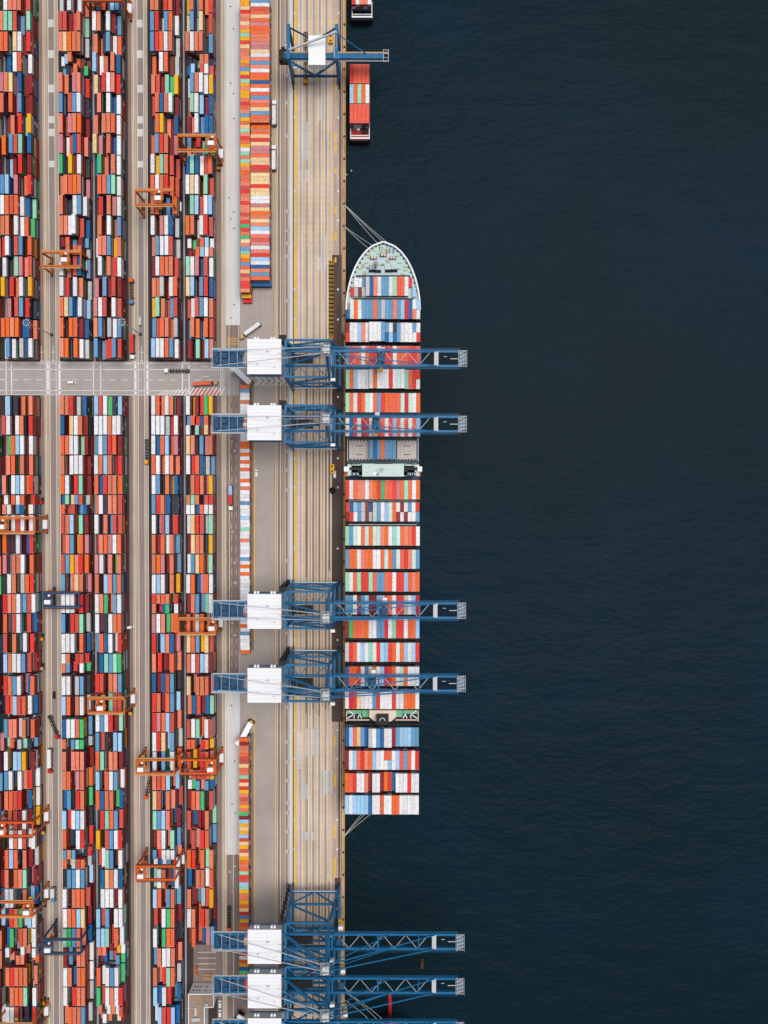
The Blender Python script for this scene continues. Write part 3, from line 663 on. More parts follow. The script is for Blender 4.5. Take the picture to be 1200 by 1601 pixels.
# markings
yl = [(X(458.8), X(461.2), yb_, ya), (X(430.6), X(431.9), Y(690), ya), (X(430.2), X(431.2), yb_, Y(690)), (X(396.6), X(397.8), Y(1000), Y(690)), (X(396.3), X(397.3), Y(1420), Y(1118))]
for a, b2 in ((30, 41), (56, 62), (68, 80), (128, 140), (208, 222), (226, 238), (262, 270), (322, 334), (362, 376), (402, 410), (1150, 1164), (1210, 1230), (1290, 1310), (1340, 1372)):
    yl.append((X(522.4), X(525.0), Y(b2), Y(a)))
for y in (529, 533, 537): yl.append((X(356), X(373), Y(y + .7), Y(y)))
for x in (356, 362.5, 367): yl.append((X(x), X(x + .7), Y(541), Y(527)))
sheet('yellow_marking', M['lineyellow'], yl, .0255)
ap = [(X(a), X(a + .75), yb_, ya) for a in (466.9, 471.6, 482, 486.9, 496.5, 501.2, 506.2, 511.1, 517.5)]
ap += [(X(a), X(a + .6), yb_, ya) for a in (433.4, 438, 443.6, 450.8)]
pads2 = []
for y in (-16, 20, 135, 183, 298.5, 344, 452, 499, 563, 620, 716, 761.5, 857, 946, 1000, 1141, 1186, 1281, 1327, 1420):
    pads2 += [(X(456.4), X(460.6), Y(y + 1.7), Y(y - 1.7)), (X(526.4), X(529), Y(y + 1.4), Y(y - 1.4))]
sq = []
for y in (70, 118, 160, 212, 330, 360, 380, 400, 470, 624, 705.5, 735, 766, 876, 935, 990, 1105, 1160, 1191, 1220, 1255, 1271, 1300, 1331):
    for x in (446.6,): sq += [(X(x), X(x + 5), Y(y + 2.6), Y(y + 1.6)), (X(x), X(x + 5), Y(y - 1.6), Y(y - 2.6)), (X(x), X(x + 1.2), Y(y + 2.6), Y(y - 2.6)), (X(x + 3.8), X(x + 5), Y(y + 2.6), Y(y - 2.6))]
for x, y in ((362, 690), (366.5, 705), (359, 824), (363, 831), (366, 880), (367, 911), (362.5, 974), (367, 993), (358, 1363), (366.5, 1354), (362.5, 1393)):
    sq += [(X(x - 1.6), X(x + 1.6), Y(y + 1.8), Y(y + .9)), (X(x - 1.6), X(x + 1.6), Y(y - .9), Y(y - 1.8)), (X(x - 1.6), X(x - .7), Y(y + 1.8), Y(y - 1.8)), (X(x + .7), X(x + 1.6), Y(y + 1.8), Y(y - 1.8))]
sv = [(X(357.8), X(358.5), Y(1080), Y(508)), (X(373), X(373.7), Y(1080), Y(508)), (X(363.5), X(364.2), yb_, Y(1336))]
sheet('white_marking', M['linewhite'], wl + ap + pads2 + sq + sv, .027)
sd = [(X(x), X(x + .7), Y(y + 9), Y(y)) for x in (361.5, 368.8) for y in range(620, 1080, 18)]
sd += [(X(x), X(x + .9), yb_, ya) for x in (352.6, 437.3, 440.5, 445.5, 449.3)]
sheet('sand_marking', M['linesand'], sl + sd, .018)
# cross road
xr0, xr1 = X(-400, 590), X(372, 590)
sheet('cross_road', M['road'], [(xr0, xr1, RS, RN)], .024)
cw = [(xr0, X(345, 590), Y(a + .9), Y(a)) for a in (567.8, 577.6, 610.6)] + [(xr0, X(300, 590), Y(618.2), Y(617.5))]
cw += [(X(a, 590), X(a + 3.6, 590), RS, RN) for a in (72.8, 90.8, 209.6, 228.2)] + [(X(a, 590), X(a + 1.6, 590), RS, RN) for a in (8.6, 17, 145, 156, 284, 294.5)]
cw += [(X(a, 590), X(a + 11, 590), Y(594.6), Y(593.8)) for a in range(-20, 345, 19)]
cw += [(X(344.5), X(345.6), RS, Y(566)), (X(348.4), X(349.1), RS, Y(566))]
for x, y in ((320, 573), (321, 588.6)): cw += [(X(x - 6), X(x + 5), Y(y + .5), Y(y - .5)), (X(x - 6), X(x - 4), Y(y + 1.4), Y(y - 1.4))]
for bx_ in (64, 82.3, 220.5):                                            # turning arrows at the lane ends
    for y0 in (547, 560): cw += [(X(bx_, 555), X(bx_ + .9, 555), Y(y0 + 5), Y(y0 - 6)), (X(bx_ - 1.6, 555), X(bx_ + 2.5, 555), Y(y0 + 5.6), Y(y0 + 3))]
sheet('road_marking', M['linewhite'], cw, .030)
mb = MB()
rng = [(x, 606.0) for x in range(246, 345, 6)]
for x, y in rng:
    a = Vector((X(x, 606), Y(617.5), .034)); w = 1.0; dx = X(x + 8, 606) - X(x, 606); h = Y(606 + max(0, (290 - x) * .14)) - Y(617.5)
    mb.face([a, a + Vector((w, 0, 0)), a + Vector((w + dx, h, 0)), a + Vector((dx, h, 0))])
for k in range(6):                                                         # chevrons under the crane house
    cx = X(399 + k * 9.5, 596)
    for sgn in (1, -1):
        y0 = Y(595.5, 420); y1 = Y(595.5 - sgn * 6, 420)
        mb.face([(cx + 3, y0, .034), (cx + 4, y0, .034), (cx + 1, y1, .034), (cx, y1, .034)][::sgn])
for y in (588.3, 601.5): mb.face([(X(396), Y(y + .6), .034), (X(446), Y(y + .6), .034), (X(446), Y(y), .034), (X(396), Y(y), .034)])
x0, x1, y0, y1 = X(459), X(521), Y(383), Y(281)                           # hatched box on the apron
for k in range(-14, 22):
    for sgn in (1, -1):
        cx = x0 + k * 4.2
        pts = []
        L = y1 - y0
        a, b = (cx, y0), (cx + sgn * L, y1)
        # clip to the box in x
        t0, t1 = 0.0, 1.0
        dx = b[0] - a[0]
        ta, tb = sorted(((x0 - a[0]) / dx, (x1 - a[0]) / dx)); t0, t1 = max(t0, ta), min(t1, tb)
        if t1 - t0 > .02:
            p = Vector((a[0] + dx * t0, y0 + L * t0, .036)); q = Vector((a[0] + dx * t1, y0 + L * t1, .036))
            w = Vector((.17, 0, 0)); mb.face([p - w, p + w, q + w, q - w], 1)
for y in (y0, y1): mb.face([(x0, y - .2, .037), (x1, y - .2, .037), (x1, y + .2, .037), (x0, y + .2, .037)], 1)
tag(mb.build('hatched_marking', [M['linewhite'], M['linesand']]), kind='structure')
sheet('red_marking', M['linered'], [(X(301, 613), X(343, 613), Y(617.2), Y(609.5))], .032)
pk = [(X(a, 1500), X(b, 1500), Y(y + .7), Y(y)) for y in (1488.5, 1497.5, 1506.5, 1515) for a, b in ((308, 337),)]
sheet('parking_marking', M['linewhite'], pk, .016)
sheet('parking_pavement', M['lanebrown'], [(X(302, 1500), X(352, 1500), Y(1536), Y(1477))], .010)
# water
m, n, l, b = nt('harbour_water')
b.inputs['Base Color'].default_value = (0.0085, 0.0165, 0.0225, 1); b.inputs['Roughness'].default_value = 0.34; b.inputs['IOR'].default_value = 1.33; b.inputs['Specular IOR Level'].default_value = 0.08
big = ramp(n, l, noise(n, l, .0045, 3, .55), .42, .68, 0, 1)
l.new(mixc(n, l, big, (0.0040, 0.0145, 0.0205), (0.0036, 0.0180, 0.0330)), b.inputs['Base Color'])
bp = n.new('ShaderNodeBump'); bp.inputs['Strength'].default_value = 1.0; bp.inputs['Distance'].default_value = 0.75
w1 = noise(n, l, .22, 6, .62, (.75, 1.5, 1)); w2 = noise(n, l, .05, 3, .5, (.6, 1.4, 1))
ad = n.new('ShaderNodeMath'); ad.operation = 'MULTIPLY_ADD'; l.new(w2, ad.inputs[0]); ad.inputs[1].default_value = 2.0; l.new(w1, ad.inputs[2])
l.new(ad.outputs[0], bp.inputs['Height']); l.new(bp.outputs[0], b.inputs['Normal'])
M['water'] = m
mb = MB(); mb.face([(QE - 1, -4000, -4.5), (5000, -4000, -4.5), (5000, 4000, -4.5), (QE - 1, 4000, -4.5)]); tag(mb.build('water', m), kind='structure')
# ================================================================== QUAY CRANES
XL, XS = X(458.6), X(531.0)
def crane_big():
    HG = 46.0
    root = empty('quay_crane', (0, 0, 0))
    xs_top = -33.5; B = M['blue']; D = M['dblue']
    for s in (-1, 1):
        for x0, x1, nm in ((XL, XL + .2, 'leg'), (XS, xs_top, 'leg')):
            mb = MB(); mb.bar((x0, s * 12.4, 2.2), (x0 + (x1 - x0) * .25, s * 12.2, 13), 1.9, 1.6); mb.bar((x0 + (x1 - x0) * .25, s * 12.2, 13), (x1, s * 11.2, HG), 1.6, 1.4); mb.build('leg', B, root)
    for x0 in (XL, XS):
        mb = MB(); mb.box(x0 - .9, x0 + .9, -12.6, 12.6, 2.0, 3.8); mb.build('sill_beam', B, root)
        for s in (-1, 1):
            mb = MB()
            for k in range(-2, 3): mb.box(x0 - .5, x0 + .5, s * 10.5 + k * 1.5 - .55, s * 10.5 + k * 1.5 + .55, .12, 1.3)
            mb.box(x0 - .6, x0 + .6, s * 10.5 - 3.4, s * 10.5 + 3.4, 1.3, 2.0, 1); mb.build('bogie', [M['dark'], D], root)
    for s in (-1, 1):
        mb = MB(); mb.box(XL, XS - .8, s * 12.3 - .7, s * 12.3 + .7, 8.4, 10.0); mb.build('portal_beam', B, root)
        mb = MB(); mb.box(XL, XS - 2.0, s * 11.9 - .55, s * 11.9 + .55, 24.0, 25.3); mb.build('middle_beam', B, root)
        xm = (XL + XS) / 2
        mb = MB(); mb.bar((XL, s * 11.9, 24.5), (xm, s * 12.3, 9.6), .8); mb.build('diagonal_brace', B, root)
        mb = MB(); mb.bar((XS - 1.8, s * 11.9, 24.5), (xm, s * 12.3, 9.6), .8); mb.build('diagonal_brace', B, root)
        mb = MB(); mb.bar((XL, s * 11.9, 25), (xs_top + .6, s * 11.3, HG - 1.5), .95); mb.build('diagonal_brace', B, root)
        mb = MB(); mb.box(XL - .1, XL + 2, s * 12.9, s * 13.3, 9.9, 10.1); mb.box(XL, XS - 1, s * 13.1 - .35, s * 13.1 + .35, 10.0, 10.1)
        for k in range(9): mb.box(XL + k * 3.6, XL + k * 3.6 + .1, s * 13.4 - .05, s * 13.4 + .05, 10.1, 11.2)
        mb.build('portal_walkway', M['lgrey'], root)
        mb = MB(); mb.box(XL, xs_top, s * 11.2 - .6, s * 11.2 + .6, HG - .6, HG + .9); mb.build('upper_side_beam', B, root)
        # backstay legs of the A-frame and the pylon
        mb = MB(); mb.bar((XL + .3, s * 4.4, HG + 1.5), (xs_top + .6, s * 1.6, 75), 1.1); mb.build('a_frame_leg', B, root)
        mb = MB(); mb.bar((xs_top, s * 11.2, HG + .5), (xs_top + .5, s * 2.2, 76), 1.3); mb.build('pylon', B, root)
        mb = MB(); mb.bar((xs_top + .5, s * 1.8, 75.5), (32, s * 4.4, HG + 1.3), .55); mb.build('forestay', B, root)
        mb = MB(); mb.bar((xs_top + .5, s * 1.4, 74.5), (4, s * 4.4, HG + 1.3), .45); mb.build('forestay', B, root)
        mb = MB(); mb.bar((xs_top, s * 1.8, 75.5), (-101, s * 4.4, HG + 1.3), .35); mb.build('backstay', M['lgrey'], root)
        # twin girders
        mb = MB(); mb.box(xs_top + 3.2, 46.5, s * 4.4 - .65, s * 4.4 + .65, HG - .9, HG + 1.1)
        for k in range(16):
            x = xs_top + 6 + k * 4.7; mb.box(x - .25, x + .25, s * 4.4 - .8, s * 4.4 + .8, HG - 1.0, HG + 1.2)
        mb.build('boom_girder', B, root)
        mb = MB(); mb.box(-104, xs_top + 3.0, s * 4.4 - .65, s * 4.4 + .65, HG - .9, HG + 1.1); mb.build('bridge_girder', B, root)
        mb = MB()
        for q in (-.3, .3): mb.box(xs_top + 4, 46, s * 5.75 + q - .08, s * 5.75 + q + .08, HG + .3, HG + .42)
        for k in range(22): 
            x = xs_top + 4 + k * 3.55; mb.box(x - .06, x + .06, s * 6.1 - .06, s * 6.1 + .06, HG + .42, HG + 1.5); mb.bar((x, s * 5.0, HG + .35), (x, s * 6.15, HG + .35), .1)
        mb.box(xs_top + 4, 46, s * 6.1 - .05, s * 6.1 + .05, HG + 1.4, HG + 1.5); mb.build('walkway', M['blue'], root)
    for x0, w, z in ((XL + .4, 1.7, HG - .9), (xs_top, 1.5, HG - .9), (-24.5 - 6.6, 1.0, HG - .4)):
        mb = MB(); yy = 11.8 if w > 1.2 else 5.0; mb.box(x0 - w / 2, x0 + w / 2, -yy, yy, z, z + 2.2); mb.build('cross_beam', B, root)
    for x0, w in ((-3, 1.1), (22, .6), (31.5, 2.6), (46.2, 1.2)):
        mb = MB(); mb.box(x0 - w / 2, x0 + w / 2, -4.4, 4.4, HG + .1, HG + 1.3); mb.build('boom_tie', M['blue'] if w != 2.6 else M['lgrey'], root)
    for x0 in (XL, XS - 1.9):
        mb = MB(); mb.box(x0 - .55, x0 + .55, -11.4, 11.4, 24.1, 25.2); mb.build('middle_beam', B, root)
        mb = MB()
        for s in (-1, 1): mb.bar((x0, s * 11.4, 25.5), (x0 + (0 if x0 == XL else -1.4), s * 4.6, HG - 1), .6)
        mb.bar((x0, -5, HG - 1.4), (x0, 5, HG - 1.4), .6); mb.build('frame_brace', B, root)
    mb = MB(); mb.box(xs_top - .3, xs_top + .7, -6.8, 6.8, 60, 61); mb.build('pylon_tie', B, root)
    mb = MB()
    for t in (.3, .62): 
        x = XL + .3 + (xs_top + .3 - XL) * t; y = 4.4 - 2.8 * t; z = HG + 1.5 + (75 - HG - 1.5) * t; mb.bar((x, -y, z), (x, y, z), .5)
    mb.bar((XL + .3, -4.4, HG + 1.5), (XL + .3 + (xs_top - XL) * .3, 3.5, HG + 10), .3); mb.build('a_frame_tie', B, root)
    for s in (-1, 1):
        mb = MB(); mb.bar((XL + 1, s * 11, HG + .2), (XL + 9, s * 4.4, HG + .2), .6); mb.bar((xs_top - 1, s * 11, HG + .2), (xs_top - 9, s * 4.4, HG + .2), .6); mb.bar((XL + 9, s * 4.6, HG + .2), (XL + 14, s * 11, HG + .2), .45); mb.build('deck_brace', B, root)
    mb = MB()
    for y in (-.9, .9): mb.bar((xs_top, y, 76.5), (-64, y * 2.2, HG + 7), .14)
    mb.build('hoist_rope', M['lgrey'], root)
    mb = MB()                                                               # thin lacing between the girders
    xs_ = [-28, -21, -14, -7, 0, 7, 14, 21, 28]
    for k, (a, c) in enumerate(zip(xs_, xs_[1:])):
        s = 1 if k % 2 else -1; mb.bar((a, -4.2 * s, HG + .8), (c, 4.2 * s, HG + .8), .28)
    mb.build('boom_lacing', M['lgrey'], root)
    mb = MB()                                                               # lattice platform on the boom tip
    for k in range(6):
        t = k / 5; mb.bar((45, -4.8 + 9.6 * t, HG + 1.5), (50, -4.8 + 9.6 * t, HG + 1.5), .22)
        mb.bar((45 + 5 * t, -4.8, HG + 1.5), (45 + 5 * t, 4.8, HG + 1.5), .22)
    for k in range(4): mb.bar((45.3, -4 + k * 2.4, HG + 1.7), (49.6, -2.4 + k * 2.4, HG + 1.7), .35)
    for sx in (45, 50):
        for sy in (-4.8, 4.8): mb.box(sx - .12, sx + .12, sy - .12, sy + .12, HG, HG + 2.8)
    mb.box(46, 49, -3.2, 3.2, HG + .2, HG + .9, 1); mb.build('tip_platform', [M['lgrey'], B], root)
    mb = MB(); mb.box(40, 45, -.2, .2, HG + .5, HG + .8); mb.box(36, 38, 1.2, 1.5, HG + .5, HG + .8); mb.build('festoon_rail', M['lgrey'], root)
    # machinery house
    hs = empty('machinery_house', (0, 0, 0)); hs.parent = root
    mb = MB(); mb.box(-81.8, -62.2, -10.2, 10.2, HG + 1.2, HG + 6.6); mb.build('wall', M['lgrey'], hs)
    mb = MB()
    for k in range(9):
        y0 = -10.5 + k * 21 / 9; mb.box(-82.2, -61.8, y0 + .03, y0 + 21 / 9 - .03, HG + 6.6, HG + 6.95 - .02 * (k % 2))
    mb.build('roof', M['white'], hs)
    for xx in (-77, -67):
        for q in (-1, 1):
            mb = MB(); mb.box(xx + q * .9 - .6, xx + q * .9 + .6, 10.4, 12.0, HG + 3.5, HG + 5.2); mb.build('ventilation_unit', M['white'], hs)
    mb = MB(); mb.box(-82.4, -61.6, -11.2, -10.3, HG + 1.0, HG + 1.2); mb.box(-82.4, -61.6, 10.3, 11.2, HG + 1.0, HG + 1.2)
    for k in range(14): mb.box(-82 + k * 1.55, -81.9 + k * 1.55, 11.05, 11.17, HG + 1.2, HG + 2.4)
    mb.build('house_walkway', M['dblue'], hs)
    for xx, yy, w_ in ((-70, 3.2, .9), (-76, -4.5, .6), (-66, -6.5, .5)):
        mb = MB(); mb.box(xx - w_, xx + w_, yy - w_ * .7, yy + w_ * .7, HG + 6.9, HG + 7.3); mb.build('roof_hatch', M['lgrey'], hs)
    # back reach: gear, ties and railings
    mb = MB()
    for x0 in (-104, -99, -94.5, -90): mb.box(x0 - .35, x0 + .35, -4.4, 4.4, HG, HG + 1.0)
    mb.build('back_tie', B, root)
    mb = MB()
    for x0, y0, w, d, h in ((-102, 2.4, 2, 2.6, 2.2), (-99.2, -2.8, 1.6, 2.2, 1.2), (-94.3, 2.6, 1.8, 2.4, 1.6), (-94.6, -2.7, 1.6, 2.6, 2), (-89.4, -2.4, 1.6, 2.2, 1.2), (-91, 3.4, 1.4, 1.6, 1.2), (-97, 1.5, 3.2, 3, 2.4), (-97, -2, 3, 2.4, 1.8), (-92, 0, 2.2, 5, 1.4), (-101.5, -1, 2, 4, 2.0), (-86.5, 2.5, 2.2, 2.2, 2)): mb.box(x0 - w / 2, x0 + w / 2, y0 - d / 2, y0 + d / 2, HG - .2, HG - .2 + h)
    mb.box(-103.6, -86, -4, 4.2, HG - .5, HG - .19); mb.build('winch_gear', M['dblue'], root)
    mb = MB()
    for s in (-1, 1):
        mb.box(-105, -83, s * 5.6 - .4, s * 5.6 + .4, HG + .4, HG + .5)
        for k in range(12): mb.box(-105 + k * 2 - .08, -105 + k * 2 + .08, s * 6.0 - .08, s * 6.0 + .08, HG + .5, HG + 1.6)
        mb.bar((-105, s * 6, HG + 1.6), (-83, s * 6, HG + 1.6), .16)
    for k in range(5): mb.bar((-104 + k * 5, -6, HG + 1.9), (-104 + k * 5, 6, HG + 1.9), .2)
    mb.bar((-105, -6, HG + 1.6), (-105, 6, HG + 1.6), .2); mb.build('back_walkway', M['lgrey'], root)
    mb = MB(); mb.box(-57, -43.5, -2.8, 2.8, HG - 1.4, HG - 1.0)
    for k in range(5): mb.box(-56.5 + k * 2.7, -55.2 + k * 2.7, -2.2, 2.2, HG - 1.0, HG - .2 + .25 * (k % 2))
    mb.build('gear_deck', M['dark'], root)
    # apex platform
    mb = MB(); mb.box(-36.2, -31, -3.6, 3.6, 75.4, 75.8)
    for k in range(5): mb.bar((-36.2 + k * 1.3, -3.6, 76.8), (-36.2 + k * 1.3, 3.6, 76.8), .14)
    for sx in (-36.2, -31):
        mb.bar((sx, -3.6, 76.9), (sx, 3.6, 76.9), .16)
    mb.build('apex_platform', M['grey'], root)
    mb = MB()
    for s in (-1, 1): mb.tube((-34, s * 1.9 - .5, 77.2), (-34, s * 1.9 + .5, 77.2), 1.2, 0, 14); mb.tube((-32, s * 1.9 - .5, 77.0), (-32, s * 1.9 + .5, 77.0), .9, 0, 14)
    mb.box(-35.2, -31.2, -1, 1, 75.8, 77.4); mb.build('sheave', M['lgrey'], root)
    # trolley and cab
    mb = MB(); mb.box(-29.4, -24.6, -4.2, 4.2, HG - 1.9, HG - 1.2); mb.box(-28.4, -25.4, -2.2, 2.2, HG - 1.2, HG + 1.6); mb.build('trolley', D, root)
    cab = MB(); cab.box(-27.6, -24.8, 4.9, 7.3, HG - 5.4, HG - 2.6); cb = cab.build('operator_cab', M['white'], root)
    w = MB(); w.box(-27.4, -25, 4.82, 4.9, HG - 5, HG - 3.4); w.build('window', M['glass'], cb)
    mb = MB(); mb.box(-32.6, -29.8, -13.6, -11.9, HG - 2, HG + 1); mb.build('electrical_cabinet', M['white'], root)
    # stair tower running up the north landside leg
    mb = MB()
    for k in range(15):
        z0 = 3 + k * 2.85; s = 1 if k % 2 else -1
        mb.bar((XL - 2.6, 12.6 - s * 1.5, z0), (XL - 2.6, 12.6 + s * 1.5, z0 + 2.85), 1.2, .18); mb.box(XL - 3.5, XL - 1.5, 12.6 + s * 1.5 - .6, 12.6 + s * 1.5 + .6, z0 + 2.75, z0 + 2.9)
    for dx in (-3.5, -1.6):
        for dy in (10.9, 14.3): mb.box(XL + dx - .1, XL + dx + .1, dy - .1, dy + .1, 2, HG)
    mb.build('stair_tower', M['dark'], root)
    mb = MB(); mb.bar((XL + .4, 11.8, HG + 1.5), (XL - 2.5, 13.2, HG + 1.5), 1.8, .3); mb.box(XL - 3.6, XL + .8, 10.8, 14.2, HG + .8, HG + 1.0); mb.build('stair_landing', M['dark'], root)
    mb = MB()                                                               # spreader hanging on its ropes
    for sx in (-28.3, -25.7):
        for sy in (-2, 2): mb.bar((sx, sy, 32.2), (sx, sy, HG - 1.9), .10)
    mb.box(-28.2, -25.8, -6, 6, 31.2, 32.2, 1); mb.box(-28.6, -25.4, -1.5, 1.5, 32.2, 33.4, 1); mb.build('spreader', [M['dark'], M['yellow']], root)
    return root
CR = crane_big()
def crane_y(py): return W(600, py, 46.0).y
descr = [(561, 'blue quay crane over the fourth row behind the foredeck, northern of two forward cranes'),
         (663, 'blue quay crane just forward of the bridge, beside the open hatch bay'),
         (954, 'blue quay crane amidships, its tail over an orange yard gantry'),
         (1068, 'blue quay crane just forward of the funnel, its boom over white containers'),
         (1471, 'blue quay crane past the stern, northernmost of the tight trio with booms over open water'),
         (1539.5, 'blue quay crane past the stern, middle of the tight trio, tail above the white building'),
         (1607.5, 'blue quay crane cut off by the frame edge, southernmost of the tight trio')]
for k, (py, lab) in enumerate(descr):
    o = CR if k == 0 else copy_tree(CR, (0, 0, 0))
    for ch in kids(o):
        if ch.name.split('.')[0] in ('trolley', 'operator_cab', 'spreader'): ch.location.x = (25, 22, 27, 20, 0, 1.5, 3)[k]
    o.location = (0, crane_y(py), 0); tag(o, lab[:200], 'crane', 'tall blue quay cranes')
# the smaller crane at the barge berth
def crane_small():
    root = empty('quay_crane', (0, W(494, 87, 25).y, 0), label='low blue single-girder quay crane with small white house beside the red barge', cat='crane')
    B, D = M['blue'], M['dblue']; HT, HB = 29.5, 24.0; yo = 6.0
    xs2 = X(530.0, 100)
    for s in (-1, 1):
        for x0 in (XL, xs2):
            mb = MB(); mb.bar((x0, yo + s * 10.5, 1.5), (x0, yo + s * 10.2, HT), 1.7); mb.build('leg', B, root)
            mb = MB()
            for k in range(-2, 3): mb.box(x0 - .5, x0 + .5, yo + s * 11 + k * 1.4 - .5, yo + s * 11 + k * 1.4 + .5, .12, 1.5)
            mb.build('bogie', M['dark'], root)
    for x0 in (XL, xs2):
        mb = MB(); mb.box(x0 - .8, x0 + .8, yo - 12, yo + 12, 1.5, 2.8); mb.build('sill_beam', D, root)
        mb = MB(); mb.box(x0 - 1.0, x0 + 1.0, yo - 10.8, yo + 10.8, HT - 1, HT + .8); mb.build('cross_beam', B, root)
    mb = MB(); mb.box(XL, xs2, yo - 11, yo - 9.8, 8, 9.3); mb.build('portal_beam', D, root)
    mb = MB(); xm = (XL + xs2) / 2; mb.bar((XL, yo - 10.4, HT - 2), (xm, yo - 10.6, 9.2), 1.1); mb.bar((xs2, yo - 10.4, HT - 2), (xm, yo - 10.6, 9.2), 1.1); mb.build('diagonal_brace', B, root)
    mb = MB(); mb.bar((XL, yo + 10.2, HT - 2), (xm, yo + 10.4, 12), .8); mb.bar((xs2, yo + 10.2, HT - 2), (xm, yo + 10.4, 12), .8); mb.build('diagonal_brace', D, root)
    xt0, xt1 = WX(437, 87, 25), WX(607, 87, 25)
    mb = MB(); mb.box(xt0, xt1 - 3, -1.6, 1.6, HB - 2, HB + 1)
    for k in range(14): 
        x = xt0 + 3 + k * 4.6; mb.box(x - .15, x + .15, -1.75, 1.75, HB - 2.1, HB + 1.1, 1)
    mb.build('boom_girder', [B, D], root)
    mb = MB(); mb.box(xt0, xt1, 2.2, 3.0, HB - .2, HB); mb.box(xt0, xt1, -3.0, -2.2, HB - .2, HB, 1)
    mb.build('walkway', [M['tan'], M['grey']], root)
    mb = MB(); xa, xb = WX(482.5, 80, 30), WX(508, 80, 30); ya_ = W(495, 57, 30).y - root.location.y; yb2 = W(495, 102, 30).y - root.location.y
    mb.box(xa, xb, yb2, ya_, HB + 1.6, HB + 6.5); h = mb.build('machinery_house', M['white'], root)
    mb = MB(); mb.box(xa - .2, xb + .2, yb2 - .2, ya_ + .2, HB + 6.5, HB + 6.8); mb.build('roof', M['white'], h)
    mb = MB(); mb.bar((XL + .5, .8, HT + .6), (xs2, 7, HT + 9), 1.0); mb.bar((xs2, 10, HT), (xs2 + .3, 7, HT + 9), .9); mb.bar((xs2, 2, HT), (xs2 + .3, 7, HT + 9), .9); mb.build('a_frame_leg', M['lgrey'], root)
    mb = MB(); mb.bar((xs2, 6.6, HT + 9), (xt1 - 14, 1.2, HB + 1), .5); mb.build('forestay', B, root)
    mb = MB()
    for k in range(4): mb.bar((xt1 - 3.2, -3.6 + k * 2.4, HB + 1.2), (xt1, -3.6 + k * 2.4, HB + 1.2), .25)
    for x in (xt1 - 3.2, xt1): mb.bar((x, -3.8, HB + 1.2), (x, 3.8, HB + 1.2), .3)
    mb.build('tip_platform', M['lgrey'], root)
    mb = MB()
    for x0, y0, w, d in ((xt0 + 1, 0, 3, 6.5), (xt0 + 3.5, -3.5, 2.6, 2.4), (xt0 + 2, 4, 2, 2)): mb.box(x0 - w / 2, x0 + w / 2, y0 - d / 2, y0 + d / 2, HB - 1, HB + 2)
    mb.box(xt0 - .5, xt0 + 5, -4.8, 5, HB - 1.2, HB - .9); mb.build('winch_gear', M['dark'], root)
    mb = MB(); mb.box(xs2 - 1.8, xs2 + 1.0, -2.6, 1.0, HB + 1.2, HB + 3.6); mb.build('electrical_cabinet', M['white'], root)
    mb = MB(); mb.box(XL + 2, XL + 4.4, -6, -3.6, HB - 5, HB - 2.4); mb.build('operator_cab', M['white'], root)
    return root
crane_small()
